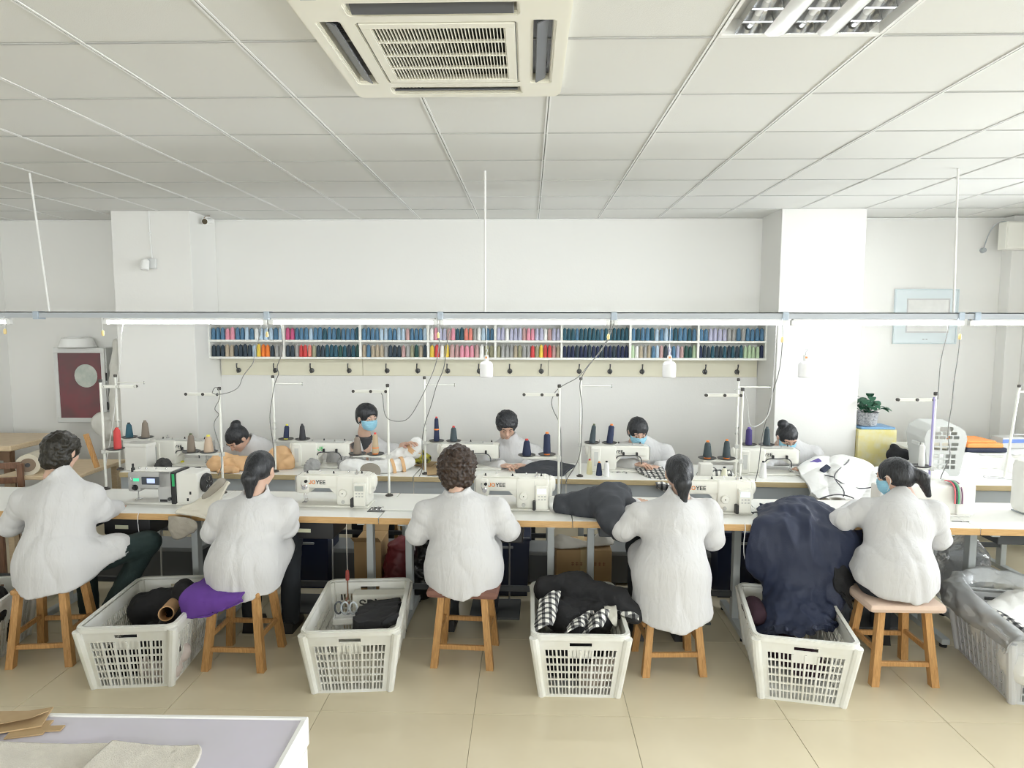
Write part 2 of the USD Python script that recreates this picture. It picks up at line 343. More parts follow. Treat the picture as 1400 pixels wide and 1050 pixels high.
# --- louvre lamp in the ceiling grid
LM = M('louvre_mirror', (.80, .81, .82), .12, .9)
la = thing('louvre_ceiling_light', 'recessed ceiling light with three unlit tubes behind bright louvres', 'ceiling light', (.9904, 1.936, ZC))
obj('frame', B().box(-.298, .298, -.598, -.572, -.002, .09, c=.002).box(-.298, .298, .572, .598, -.002, .09, c=.002).box(-.298, -.285, -.572, .572, -.002, .09).box(.285, .298, -.572, .572, -.002, .09).box(-.298, .298, -.6, .6, .090, .095), WHITE, la)
for k in (-1, 0, 1):
    x = k*.188
    q = obj('reflector', B().add((np.array([(x+sx*w_, y, z) for y in (-.575, .575) for (sx, w_, z) in ((-1, .054, .0), (-1, .04, .05), (1, .04, .05), (1, .054, .0))]), np.array([(0, 1, 5), (0, 5, 4), (1, 2, 6), (1, 6, 5), (2, 3, 7), (2, 7, 6)]))), LM, la)
    for i in range(13): y = -.57+i*.095; obj('cross_louvre', hull([(x+sx*w_, y+sy*t_, z) for sx in (-1, 1) for (w_, z, t_) in ((.052, .0, .006), (.04, .036, .001)) for sy in (-1, 1)]), LM, q)
    t = obj('fluorescent_tube', tube([(x, -.55, .030), (x, .55, .030)], .013, 12), M('unlit_tube', (.86, .87, .88), .25), la)
    obj('tube_cap', B().cyl((x, .53, .030), (x, .56, .030), .0145), STEEL, t)
for s in (-1, 1):
    obj('bright_strip', hull([(s*.094+a, y, z) for y in (-.575, .575) for (a, z) in ((-.040, .002), (.040, .002), (-.018, -.008), (.018, -.008), (0, .006))]), M('lamp_sheet_white', (.84, .85, .85), .18, .25), la)
# --- lamp rail with its rods, LED tubes, pull cords, hanging bulbs
YT = 4.62
ra = thing('lamp_rail', 'long white steel lamp rail hanging on rods above the sewing tables', 'lamp rail', (0, YT, 0))
b = B().box(-5.2, 4.7, -.03, .03, 2.082, 2.088).box(-5.2, 4.7, -.03, -.026, 2.045, 2.088).box(-5.2, 4.7, .026, .03, 2.045, 2.088)
obj('rail_channel', b, M('rail_bluegrey', (.46, .49, .52), .45), ra)
for x, x2 in ((-3.47, -3.55), (-.314, -.311), (2.96, 2.93)): obj('hanging_rod', tube([(x, 0, 2.086), (x2, 0, ZC+.003)], .0075, 10), WHITE, ra)
for x in [-3.548, -1.871, -0.629, 0.596, 1.789, 2.996, 3.106]: obj('clamp', box(x-.02, x+.02, -.04, .04, 2.035, 2.092, c=.003), M('clamp_bluegrey', (.45, .52, .60), .5), ra)
GLOW = EM('led_tube_glow', (.93, .97, 1.0), TUBE)
SP = [(-4.32, -3.787), (-3.042, -1.909), (-1.829, -.685), (-.607, .542), (.63, 1.773), (1.869, 3.001), (3.097, 4.168)]
WHERE = ['cut by the left edge of the picture', 'in front of the left column', 'second from the left column', 'in the middle of the row', 'right of the middle one', 'in front of the right column', 'cut by the right edge of the picture']
for (a, c), w in zip(SP, WHERE):
    a = max(a, c-1.15)-(.6 if c-a < .6 else 0)
    t = thing('led_tube_lamp', f'glowing white LED tube under the lamp rail, {w}', 'tube lamp', ((a+c)/2, YT, 2.014), group='LED tubes in a row under the lamp rail'); l = (c-a)/2
    obj('tube', tube([(-l, 0, 0), (l, 0, 0)], .0125, 14), GLOW, t)
    obj('lamp_housing', box(-l-.02, l+.02, -.016, .016, .014, .031, c=.003), WHITE, t)
    for s in (-1, 1): obj('end_cap', B().rbx(min(s*l, s*(l+.03)), max(s*l, s*(l+.03)), -.016, .016, -.016, .02, c=.004), WHITE, t)
for (px, x, z), w in zip([(-3.78, 4.62, 1.947), (-3.062, 4.62, 1.937), (-1.869, 4.62, 1.929), (-0.644, 4.62, 1.926), (0.559, 4.62, 1.918), (1.772, 4.62, 1.9), (2.992, 4.62, 1.923)], ['far left', 'left of the left column', 'before the second thread compartment', 'before the fourth thread compartment', 'beside the crossing cables', 'before the right column', 'before the framed certificate']):
    t = thing('pull_switch', f'small wooden pull handle on a cord under the lamp rail, {w}', 'pull switch', (px, YT-.035, z), group='pull cords of the lamp rail')
    obj('handle', B().lathe([(0, -.022), (.008, -.020), (.011, -.004), (.009, .012), (.004, .019), (0, .020)], 12), M('pull_wood', (.80, .62, .28), .5), t)
    obj('cord', tube([(0, 0, .018), (0, 0, .11)], .0012, 5), WHITE, t)
for (x, y, z), w, cord in zip([(-0.303, 4.6, 1.709), (0.993, 4.6, 1.713), (1.945, 4.6, 1.716)], ['before the hook board under the fifth thread compartment', 'before the seventh thread compartment', 'in front of the right column'], (1, 1, 1)):
    t = thing('hanging_bulb', f'white jar-shaped rechargeable bulb hanging {w}', 'bulb', (x, y, z), group='white bulbs hanging from the lamp rail')
    obj('bulb', B().lathe([(0, -.083), (.040, -.083), (.047, -.076), (.048, -.02), (.046, .012), (.036, .026), (.018, .034)], 24), M('bulb_white', (.84, .84, .85), .3), t)
    obj('neck', B().lathe([(.017, .030), (.016, .07), (.013, .074), (0, .075)], 16), WHITE, t)
    obj('ring', B().box(-.008, .008, -.018, -.014, .052, .066), M('bulb_orange', (.8, .35, .12), .5), t)
    hk = obj('hook', tube([(0, 0, .075), (0, 0, .095), (.008, 0, .105), (.006, 0, .118), (-.006, 0, .118)], .0025, 6), STEEL, t)
    obj('cord', tube([(0, 0, .118), (.002, .005, .30)], .0015, 5), WHITE, hk)
# --- cables from the rail
CB = M('cable_grey', (.20, .20, .19), .5); CW = M('cable_white', (.78, .78, .76), .5)
for pts, w, m in [
    ([(-1.93, 4.62, 2.018), (-1.934, 4.596, 1.903), (-1.962, 4.571, 1.784), (-1.962, 4.547, 1.728), (-2.028, 4.523, 1.63), (-2.051, 4.499, 1.559), (-2.167, 4.474, 1.51), (-2.217, 4.45, 1.522)], 'grey cable sagging from the rail to the leftmost front thread stand', CB),
    ([(-1.781, 4.62, 2.018), (-1.797, 4.679, 1.902), (-1.829, 4.738, 1.777), (-1.888, 4.797, 1.68), (-1.901, 4.856, 1.632), (-1.949, 4.914, 1.565), (-2.005, 4.973, 1.422), (-2.051, 5.032, 1.269), (-2.063, 5.091, 1.101), (-2.083, 5.15, 0.83)], 'grey cable hanging beside the second rear thread stand', CB),
    ([(-0.633, 4.62, 2.036), (-0.637, 4.603, 1.916), (-0.646, 4.586, 1.802), (-0.665, 4.569, 1.71), (-0.716, 4.552, 1.581), (-0.809, 4.535, 1.399), (-0.869, 4.518, 1.328), (-0.933, 4.501, 1.32), (-0.997, 4.484, 1.348), (-1.017, 4.467, 1.459), (-1.027, 4.45, 1.527)], 'grey cable in a deep sag to the front thread stand beside the masked worker', CB),
    ([(-0.555, 4.62, 1.984), (-0.601, 4.682, 1.809), (-0.631, 4.745, 1.672), (-0.69, 4.808, 1.546), (-0.739, 4.87, 1.401), (-0.802, 4.932, 1.233), (-0.837, 4.995, 1.049), (-0.843, 5.058, 0.89), (-0.902, 5.12, 0.755)], 'grey cable slanting down to the third rear thread stand', CB),
    ([(0.604, 4.62, 2.022), (0.563, 4.606, 1.908), (0.501, 4.592, 1.805), (0.408, 4.578, 1.702), (0.345, 4.563, 1.631), (0.217, 4.549, 1.559), (0.17, 4.535, 1.498), (0.16, 4.521, 1.448), (0.185, 4.507, 1.377), (0.216, 4.492, 1.312), (0.227, 4.478, 1.154), (0.233, 4.464, 0.949), (0.214, 4.45, 0.743)], 'grey cable looping onto the middle front thread stand', CB),
    ([(0.578, 4.62, 2.032), (0.565, 4.671, 1.907), (0.489, 4.722, 1.773), (0.383, 4.773, 1.597), (0.389, 4.824, 1.478), (0.405, 4.876, 1.361), (0.406, 4.927, 1.144), (0.384, 4.978, 0.945), (0.314, 5.029, 0.805), (0.301, 5.08, 0.733)], 'grey cable crossing to the fourth rear thread stand', CB),
    ([(1.78, 4.62, 2.08), (1.81, 4.681, 1.93), (1.818, 4.743, 1.664), (1.804, 4.804, 1.513), (1.786, 4.866, 1.297), (1.781, 4.927, 1.153), (1.788, 4.989, 0.953), (1.771, 5.05, 0.741)], 'thin grey cable falling past the right column edge to the rear table', CB),
    ([(1.742, 4.62, 2.024), (1.729, 4.599, 1.752), (1.711, 4.578, 1.485), (1.663, 4.556, 1.337), (1.565, 4.535, 1.293), (1.529, 4.514, 1.394), (1.503, 4.492, 1.503), (1.46, 4.471, 1.556), (1.408, 4.45, 1.558)], 'pale cable swagged to the front thread stand before the fifth rear worker', M('cable_pale', (.55, .55, .54), .5)),
    ([(3.006, 4.62, 2.025), (3.004, 4.605, 1.898), (2.988, 4.59, 1.761), (2.964, 4.575, 1.593), (2.949, 4.56, 1.436), (2.927, 4.545, 1.232), (2.94, 4.53, 1.11), (2.902, 4.515, 1.01), (2.867, 4.5, 0.935)], 'grey cable hanging in front of the grey laundry basket', CB),
    ([(2.926, 4.62, 2.025), (2.91, 4.595, 1.949), (2.865, 4.57, 1.772), (2.843, 4.545, 1.621), (2.826, 4.52, 1.491)], 'short grey cable from the rail to the rightmost thread stand', CB),
    ([(-2.923, 4.62, 2.017), (-3.004, 4.703, 1.899), (-3.078, 4.786, 1.705), (-3.162, 4.869, 1.565), (-3.244, 4.951, 1.361), (-3.349, 5.034, 1.085), (-3.452, 5.117, 0.864), (-3.507, 5.2, 0.746)], 'white cable hanging left of the leftmost rear thread stand', CW)]:
    top('power_cable', tube(spline(pts, 40), .0032, 6), m, w, 'cable', group='power cables from the lamp rail')
top('power_cable', tube(spline([(-2.217, 4.45, 1.522), (-2.18, 4.45, 1.558), (-2.167, 4.45, 1.481), (-2.197, 4.44, 1.405), (-2.172, 4.44, 1.374), (-2.205, 4.45, 1.326), (-2.194, 4.45, 1.196), (-2.2, 4.45, 0.933)], 40), .003, 6), CB, 'grey cable knotted round the leftmost front thread stand', 'cable', group='power cables from the lamp rail')
# --- thread shelf on the back wall
SHW = M('shelf_white', (.80, .80, .75), .5)
sh = thing('thread_shelf', 'long white wall shelf of compartments filled with thread cones', 'shelf', (0, 6.42, 0))
DX = [-3.215, -2.459, -1.686, -1.005, -.335, .323, 1.0, 1.667, 2.329]; Z1, Z2, Z3 = 1.676, 1.846, 2.03
for z in (Z1, Z2, Z3): obj('shelf_board', box(DX[0], DX[-1], .0, .238, z-.022, z, c=.001), SHW, sh)
for x in DX: obj('divider', box(x-.011, x+.011, .001, .238, Z1-.02, Z3, c=.001), SHW, sh)
obj('shelf_back', box(DX[0], DX[-1], .232, .238, Z1, Z3), SHW, sh)
HUE = {'d': ('dark slate', (.035, .055, .075)), 't': ('dark teal', (.03, .10, .14)), 'b': ('steel blue', (.09, .20, .32)), 'l': ('pale blue', (.45, .58, .70)), 'w': ('white', (.82, .82, .80)), 'p': ('pink', (.72, .30, .38)),
       'm': ('magenta', (.55, .10, .22)), 'y': ('yellow', (.75, .55, .08)), 'o': ('orange', (.85, .22, .04)), 'r': ('red', (.62, .07, .07)), 'n': ('tan', (.45, .38, .28)), 'g': ('grey', (.36, .36, .35)), 'v': ('lilac', (.46, .46, .60)),
       'e': ('olive', (.34, .33, .22)), 'G': ('pale green', (.45, .58, .38)), 's': ('dusty pink', (.52, .33, .32)), 'c': ('coral', (.75, .25, .20)), 'k': ('navy', (.02, .03, .075)), 'q': ('bottle green', (.03, .09, .08))}
UP = ['bbbppbblbwlllbl', 'mmbbblbbtbbtbbbt', 'bbbbllbbllsbbbl', 'wpvvspttccgwlbb', 'vvwvvvsppvvwsvv', 'tttbtttttbtttttt', 'btbbtlblbtbbtb', 'bbvvvvggbgbbbb']
LO = ['dddnnddddlyoodgg', 'ddgrrceddtttqtdtq', 'nbnnngdddsgeqnd', 'yrwysspppswee', 'egggneggreyrrsn', 'kkkdkkdkkdkkdkkk', 'GwngnblsdvbvsqqG', 'kddtddtdtdtGGGGk']
NTH = ['first', 'second', 'third', 'fourth', 'fifth', 'sixth', 'seventh', 'eighth', 'ninth', 'tenth', 'eleventh', 'twelfth', 'thirteenth', 'fourteenth', 'fifteenth', 'sixteenth', 'seventeenth', 'eighteenth']; rnd = random.Random(7)
spool = lambda r, h: B().lathe([(0, 0), (r*.9, 0), (r*.95, .006), (r, .012), (r*.80, h-.010), (r*.66, h-.002), (r*.34, h), (r*.32, h+.008), (0, h+.008)], 12).get()
TH = {k: M('thread_'+v[0].replace(' ', '_'), v[1], .75, bump=(900, .0004)) for k, v in HUE.items()}
for row, z, name in ((UP, Z2, 'upper'), (LO, Z1, 'lower')):
    for i, s in enumerate(row):
        a, c = DX[i]+.011, DX[i+1]-.011; n = len(s); st = (c-a)/n
        for j, ch in enumerate(s):
            lab = f'{HUE[ch][0]} thread cone, {NTH[j]} from left in the {name} row of the {NTH[i]} shelf compartment'
            top('thread_cone', spool(min(.0255, st*.5)*rnd.uniform(.93, 1), rnd.uniform(.108, .122)), TH[ch], lab, 'thread cone', 'thread cones on the wall shelf', (a+st*(j+.5), 6.42+.035+rnd.uniform(0, .012), z))
# --- hook board
hb = thing('coat_hook_board', 'long beige wall board with a row of dark coat hooks under the thread shelf', 'hook board', (0, YB, 0))
BEI = M('board_beige', (.74, .71, .56), .5)
for a, c in ((-3.201, -1.72), (-1.718, .20), (.202, 2.326)): obj('board', box(a, c-.002, -.018, 0, 1.472, 1.645, c=.002), BEI, hb)
HKM = M('hook_pewter', (.10, .10, .10), .4, .6)
for x in [-3.017, -2.633, -2.251, -1.861, -1.466, -1.147, -.837, -.512, -.196, .127, .516, .83, 1.158, 1.47, 1.796, 2.121]:
    k = B().lathe([(0, 0), (.024, 0), (.026, .004), (.022, .010), (.012, .013), (0, .014)], 16, Rx(PI/2), (x, -.018, 1.525))
    k.tube(spline([(x, -.03, 1.528), (x-.004, -.05, 1.545), (x-.003, -.062, 1.575), (x-.002, -.058, 1.60)], 8), [.008, .007, .006, .006, .006, .006, .007, .008], 8).tube(spline([(x, -.03, 1.52), (x+.002, -.05, 1.505), (x, -.06, 1.512)], 6), .007, 8)
    obj('hook', k, HKM, hb)
# --- small fixtures
t = thing('security_camera', 'small white bullet security camera under the ceiling by the left column', 'camera', (-3.148, 6.36, 3.005))
obj('camera_body', B().cyl((0, .07, .01), (0, -.05, -.012), .030, .032, 16), WHITE, t); obj('lens', B().cyl((0, -.049, -.0125), (0, -.054, -.0130), .026, .026, 16), M('camera_lens', (.08, .06, .03), .2), t)
obj('mount', B().cyl((-.06, .05, .02), (0, .04, .01), .010).cyl((-.067, .05, .02), (-.06, .05, .02), .025), WHITE, t); obj('cable', tube(spline([(-.03, .06, .02), (-.05, .05, .045), (-.02, .05, .058), (.0, .06, .06)], 12), .003, 6), M('cable_brown', (.3, .24, .18), .5), t)
t = thing('emergency_spotlight', 'white wall spotlight with a thin conduit high on the left column', 'spotlight', (-3.60, 6.155, 2.575))
obj('base_box', box(-.02, .055, -.035, 0, -.05, .045, c=.004), M('fixture_grey', (.68, .69, .68), .4), t)
obj('lamp_head', B().lathe([(0, -.07), (.034, -.068), (.038, -.05), (.034, .02), (.022, .035), (0, .038)], 18, Rx(-.25), (-.02, -.07, 0)), WHITE, t)
obj('conduit', tube([(.01, -.008, .045), (.0, -.008, .30), (.0, -.008, .492)], .006, 8), WHITE, t); obj('conduit_clip', box(-.012, .012, -.014, 0, .28, .295), WHITE, t)
t = thing('junction_box', 'cream junction box with a cable near the ceiling in the right corner', 'junction box', (4.70, 6.52, 2.86))
obj('box_body', box(-.145, .12, -.11, 0, -.132, .132, c=.006), CREAM, t); obj('box_lid', box(-.135, .11, -.118, -.11, -.122, .122, c=.004), CREAM, t)
obj('cable', tube(spline([(-.08, -.06, .13), (-.17, -.04, .13), (-.20, .0, .09), (-.19, .09, -.02), (-.19, .13, -.11)], 24), .005, 6), GREYM, t); obj('wall_plug', B().lathe([(0, 0), (.028, 0), (.024, .03), (0, .032)], 14, Rx(PI/2), (-.19, .14, -.115)), GREYM, t)
obj('knob', box(.03, .05, -.124, -.118, -.03, -.01), SLOT, t)
t = thing('framed_certificate', 'large pale blue framed certificate on the right part of the back wall', 'picture frame', (3.986, YB, 2.09))
obj('frame', B().box(-.315, .315, -.022, 0, .262, .275, c=.003).box(-.315, .315, -.022, 0, -.275, -.262, c=.003).box(-.315, -.302, -.022, 0, -.262, .262, c=.001).box(.302, .315, -.022, 0, -.262, .262, c=.001), M('frame_paleblue', (.62, .70, .72), .4), t)
obj('mount_board', box(-.305, .305, -.014, -.004, -.265, .265), M('mount_paleblue', (.70, .77, .79), .7), t)
pl = obj('inner_frame', B().box(-.192, .232, -.018, -.013, -.163, -.150).box(-.192, .232, -.018, -.013, .165, .178).box(-.192, -.180, -.018, -.013, -.150, .165).box(.220, .232, -.018, -.013, -.150, .165), M('inner_frame_grey', (.6, .6, .6), .5), t)
obj('certificate', box(-.180, .220, -.0155, -.0135, -.150, .165), M('paper_white', (.80, .80, .78), .8, var=(9, (.74, .74, .72))), pl)
obj('seal_mark', B().box(-.02, .0, -.0150, -.0138, -.235, -.225).box(.012, .03, -.0150, -.0138, -.235, -.225), M('seal_grey', (.45, .47, .47), .6), t)
# ================================================================== SEWING TABLES, MACHINES, STANDS
TR = -.030                                                                   # the rows stand slightly askew to the ceiling grid
FE = lambda x: 3.957-.029*x                                                  # front edge of the front row
RE = lambda x: 5.070-.031*x                                                  # near edge of the rear row
H = .78
LAM = M('laminate_white', (.86, .86, .82), .28, bump=(30, .0002)); EDGE = wood('edge_beech', (.55, .33, .13), (.66, .42, .19), (3, 30, 30)); EDGE2 = wood('edge_pale', (.50, .40, .22), (.58, .47, .28), (3, 30, 30))
LEGM = M('leg_grey_enamel', (.50, .53, .53), .45); SKIRT = M('skirt_bluegrey', (.50, .54, .57), .4)
def place(x, row, off=0.0): return (x, (FE(x) if row == 'front' else RE(x))+off, 0)
def sewing_table(x, row, label, dz=0.0):
    t = thing('sewing_table', label, 'table', (x, place(x, row)[1], dz), TR, 'front row sewing tables' if row == 'front' else 'rear row sewing tables'); w, d = .611, .60
    obj('tabletop', box(-w, w, .004, d, H-.038, H, c=.002), LAM, t)
    for y, n in ((-.001, 0), (d, 1)): obj('edge_strip', box(-w, w, y, y+.006, H-.042, H-.001, c=.002), EDGE if row == 'front' else EDGE2, t)
    for s in (-1, 1):
        l = obj('leg', B().box(s*.48-.0225, s*.48+.0225, .26, .32, .05, H-.04, c=.003), LEGM, t)
        obj('foot_bar', box(s*.48-.025, s*.48+.025, .04, .56, .022, .06, c=.004), LEGM, l); obj('top_bracket', box(s*.48-.025, s*.48+.025, .06, .54, H-.07, H-.038, c=.003), LEGM, l)
        for y in (.07, .53): obj('levelling_pad', B().lathe([(.022, 0), (.022, .012), (.008, .014), (.008, .024)], 12, None, (s*.48, y, 0)), BLACK, l)
    obj('crossbar', box(-.46, .46, .275, .305, .20, .235, c=.003), DARK, t)
    p = obj('treadle', box(-.05, .28, .10, .34, .085, .10, c=.004, R=Rx(.12), t=(0, 0, -.01)), DARK, t); obj('treadle_rod', tube([(.20, .31, .12), (.20, .33, H-.16)], .006, 8), STEEL, p)
    c = obj('motor_control_box', B().rbx(-.02, .30, .06, .34, H-.17, H-.05, c=.012), BLACK, t); obj('box_label', box(.06, .15, .058, .062, H-.125, H-.10), M('label_cream', (.72, .72, .52), .6), c)
    obj('drawer', box(-.44, -.10, .10, .44, H-.13, H-.04, c=.004), DARK, t)
    if row == 'rear': obj('skirt_panel', box(-w, w, .02, .028, H-.19, H-.042, c=.002), SKIRT, t)
    return t
JX = [-4.62, -3.40, -2.176, -.950, .276, 1.502, 2.728, 3.954]
FL = ['mostly hidden left of the leftmost worker', 'at the left edge of the picture, beside the roll of cloth', 'under the green-striped machine', 'under the machine between the second and third front workers', 'before the worker with the curly brown hair', 'under the navy cloth', 'at the right edge of the picture']
for i in range(7): sewing_table((JX[i]+JX[i+1])/2-(.0 if i else 0), 'front', ['front white sewing table '+FL[i]][0], [0, 0, .0, -.001, 0, .001, 0][i])
KX = [-3.39, -2.160, -.93, .30, 1.53, 2.76, 3.99]
RL = ['under the leftmost rear machine', 'before the masked worker with short hair', 'before the curly-haired rear worker', 'before the rear worker sewing checked cloth', 'before the rear worker with the bun and mask', 'before the orange cloth stack']
for i in range(6): sewing_table((KX[i]+KX[i+1])/2, 'rear', 'rear white sewing table '+RL[i])

MB_ = M('machine_white', (.82, .81, .74), .3); MD = M('machine_shade_grey', (.55, .55, .52), .4); CHROME = M('chrome', (.75, .75, .76), .15, 1.0)
LCD = EM('lcd_lit', (.80, .90, 1.0), 1.3); LCDOFF = M('lcd_off', (.42, .45, .42), .2); ORG = M('logo_orange', (.80, .28, .06), .5); LBL = M('logo_black', (.05, .05, .05), .5); LGR = M('logo_green', (.08, .55, .16), .5)
TXF, TXB = Rx(PI/2), Rz(PI) @ Rx(PI/2)
def machine(x, row, label, lit=True, logo='two', text=None, off=.20, guard=True):
    """a lockstitch machine; local x from the needle end (0) to the handwheel (.56), y away from its operator, z up from the table"""
    rear = row == 'rear'
    p = place(x, row, off); t = thing('sewing_machine', label, 'sewing machine', (p[0], p[1], H), TR+(PI if rear else 0), 'sewing machines of the %s row' % row)
    obj('bed', B().box(0, .52, 0, .18, .0005, .014, c=.004), MB_, t)
    bd = B().rbx(.045, .50, .022, .150, .122, .216, c=.022).rbx(.295, .515, .012, .168, .010, .218, c=.022).rbx(.022, .115, .016, .146, .088, .212, c=.018)
    bd.add(hull([(xx, y, z) for y in (.03, .145) for (xx, z) in ((.24, .135), (.31, .135), (.31, .06))]))
    body = obj('body', bd, MB_, t)
    obj('arm_cover', box(.07, .49, .035, .14, .214, .221, c=.004), MD if rear else MB_, body)
    for k, (sx, sy) in enumerate(((.09, .06), (.16, .11), (.27, .06), (.36, .10), (.46, .07))):
        obj('top_stud', B().lathe([(.007, .218), (.007, .226), (.004, .228), (.004, .236), (0, .237)], 10, None, (sx, sy, 0)), CHROME if k % 2 else BLACK, t)
    obj('face_plate', box(.016, .024, .022, .140, .095, .205, c=.003), CHROME, t)
    n = obj('needle_bar', tube([(.058, .08, .035), (.058, .08, .10)], .0045, 8), CHROME, t); obj('needle', tube([(.058, .08, .008), (.058, .08, .036)], .0012, 5), CHROME, n)
    f = obj('presser_bar', tube([(.072, .08, .02), (.072, .08, .10)], .0045, 8), CHROME, t); obj('presser_foot', B().box(.045, .075, .055, .105, .014, .020, c=.003).box(.064, .08, .07, .09, .018, .04, c=.003), CHROME, f)
    obj('take_up_lever', tube(spline([(.075, .014, .13), (.07, .0, .15), (.068, -.004, .185)], 8), .003, 6), CHROME, t)
    obj('thread_tension', B().lathe([(.0, 0), (.017, 0), (.017, .005), (.010, .007), (.010, .020), (.013, .021), (.013, .03), (0, .031)], 16, Rx(PI/2), (.088, .018, .135)), CHROME, t)
    obj('thread_guide', B().lathe([(.010, 0), (.010, .012), (0, .013)], 12, Rx(PI/2), (.095, .018, .175)), BLACK, t)
    d = obj('stitch_dial', B().lathe([(0, 0), (.028, 0), (.028, .010), (.024, .016), (0, .017)], 24, Rx(PI/2), (.345, .016, .098)), CREAM, t); obj('dial_pin', B().lathe([(0, .0), (.004, 0), (.004, .02), (0, .02)], 8, Rx(PI/2), (.345, .016, .098)), LBL, d)
    obj('dial_cap', B().lathe([(0, 0), (.013, 0), (.012, .006), (0, .007)], 16, Rx(PI/2), (.345, .012, .038)), MD, t)
    obj('reverse_lever', B().rbx(.405, .425, -.03, .014, .012, .072, c=.006), BLACK, t)
    c = obj('control_panel', B().rbx(.425, .505, -.020, .02, .018, .172, c=.006), MB_, t)
    obj('display', box(.435, .493, -.0215, -.0195, .122, .156), LCD if lit else LCDOFF, c)
    for (kx, kz) in ((.44, .10), (.46, .10), (.48, .10), (.44, .08), (.46, .08), (.48, .08)): obj('key', B().box(kx, kx+.012, -.022, -.0195, kz, kz+.010, c=.001), MD, c)
    obj('seam', box(.415, .4165, .0115, .0125, .02, .20), MD, body)
    w = obj('handwheel', B().lathe([(0, 0), (.034, 0), (.050, .008), (.052, .022), (.046, .034), (.030, .042), (0, .043)], 24, Ry(PI/2), (.512, .09, .165)), MB_, t)
    obj('motor_housing', B().rbx(.505, .535, .035, .150, .085, .212, c=.014), MB_, t)
    obj('bobbin_winder', B().lathe([(.014, 0), (.014, .012), (.005, .014), (.005, .03), (0, .03)], 14, None, (.43, .05, .22)), CHROME, t)
    R, y = (TXB, .1538) if rear else (TXF, .0205); cx = .168 if not rear else .30
    if text:
        n = len(text)
        if logo == 'two':
            a = text_on(text[:2], .026, (0, 0, 0), np.eye(3)); bq = text_on(text[2:], .026, (0, 0, 0), np.eye(3)); wa, wb = np.ptp(a[0][:, 0]), np.ptp(bq[0][:, 0]); s = wa+wb+.003
            for q, xo, m in ((a, -s/2+wa/2, ORG), (bq, s/2-wb/2, LBL)): obj('lettering', put((q[0]+[xo, 0, 0], q[1]), R, (cx, y, .168)), m, body)
        else: obj('lettering', text_on(text, .032, (cx, y, .165), R), LGR, body)
    if rear:
        obj('rear_cover', box(.055, .47, .150, .153, .135, .205, c=.001), MB_, body)
        if guard:
            g = obj('knee_guard_tube', tube(spline([(.30, .158, .11), (.27, .165, .135), (.20, .167, .138), (.13, .167, .138), (.10, .165, .12), (.09, .160, .07)], 20), .0045, 6), DARK, t)
            for gx in (.24, .13): obj('clip', box(gx-.008, gx+.008, .150, .172, .135, .165, c=.002), BLACK, g)
        obj('side_cover', B().rbx(.430, .512, .150, .185, .015, .20, c=.008), MB_, t); obj('side_label', box(.45, .485, .184, .187, .05, .17), M('label_grey', (.62, .63, .60), .5), t)
    return t
machine(-1.584, 'front', 'cream sewing machine with orange and black lettering right of the second front worker', False, 'two', 'JOYEE')
machine(-.377, 'front', 'cream sewing machine with lit display right of the brown-curled front worker', True, 'two', 'JOYEE')
machine(.925, 'front', 'cream sewing machine half hidden by the front worker whose hand shows', True, 'two', 'JOYEE')
machine(-2.745, 'rear', 'white sewing machine before the leftmost rear worker, its back to us', False, 'two', 'JOYEE', off=.43)
machine(-1.50, 'rear', 'white sewing machine with green lettering before the masked short-haired worker', False, 'one', 'ZOJE', off=.43)
machine(-.225, 'rear', 'white sewing machine before the curly-haired rear worker', False, 'one', None, off=.45)
machine(1.035, 'rear', 'white sewing machine before the rear worker sewing checked cloth', False, 'two', 'JOYEE', off=.45)
machine(2.235, 'rear', 'white sewing machine before the rear worker with bun and mask', False, 'two', 'JOYEE', off=.40)
# --- the grey machine with a green stripe
p = place(-2.755, 'front', .20); t = thing('sewing_machine', 'silver grey computer sewing machine with a green stripe and black handwheel', 'sewing machine', (p[0], p[1], H), TR, 'sewing machines of the front row')
SIL = M('machine_silver', (.50, .50, .49), .35); GRN = M('stripe_green', (.03, .42, .14), .35); W2 = M('machine_offwhite', (.80, .79, .74), .3)
obj('bed', box(0, .53, 0, .18, .0005, .014, c=.004), W2, t)
bd = B().rbx(.05, .34, .012, .150, .105, .225, c=.016).rbx(.235, .345, .012, .168, .006, .225, c=.016).rbx(.03, .12, .010, .146, .085, .218, c=.014)
body = obj('body', bd, SIL, t); obj('top_cover', box(.06, .335, .02, .14, .222, .230, c=.004), W2, body)
obj('motor_box', B().rbx(.372, .53, .0, .175, .008, .222, c=.016), W2, t); obj('divider', B().rbx(.338, .378, -.004, .178, .004, .228, c=.010), BLACK, t); obj('stripe', box(.352, .370, -.0065, -.003, .13, .215, c=.003), GRN, t)
w = obj('handwheel', B().lathe([(0, 0), (.062, 0), (.066, .010), (.062, .026), (.044, .032), (.040, .028), (.018, .028), (.014, .034), (0, .035)], 28, Ry(PI/2), (.529, .085, .138)), BLACK, t)
for k in range(5): obj('spoke', put(box(-.0035, .0035, .016, .042, 0, .004), Ry(PI/2) @ Rz(k*2*PI/5), (.556, .085, .138)), CHROME, w)
pn = obj('control_panel', box(.13, .255, .008, .016, .135, .19, c=.003), M('panel_slate', (.08, .09, .11), .3), t); obj('display', box(.17, .225, .0065, .0085, .148, .178), EM('lcd_blue', (.55, .66, 1.0), 1.3), pn)
obj('green_lamp', box(.075, .112, .007, .012, .158, .178), EM('lamp_green', (.1, .95, .45), 1.1), t)
obj('serial_plate', box(.255, .305, .0095, .012, .02, .035), BLACK, t); obj('name_stud', B().lathe([(.012, 0), (.012, .012), (0, .013)], 14, Rx(PI/2), (.325, .012, .04)), DARK, t)
for (sx, sz) in ((.475, .075), (.455, .03)): obj('port', box(sx-.006, sx+.006, -.002, .001, sz, sz+.02), BLACK, t)
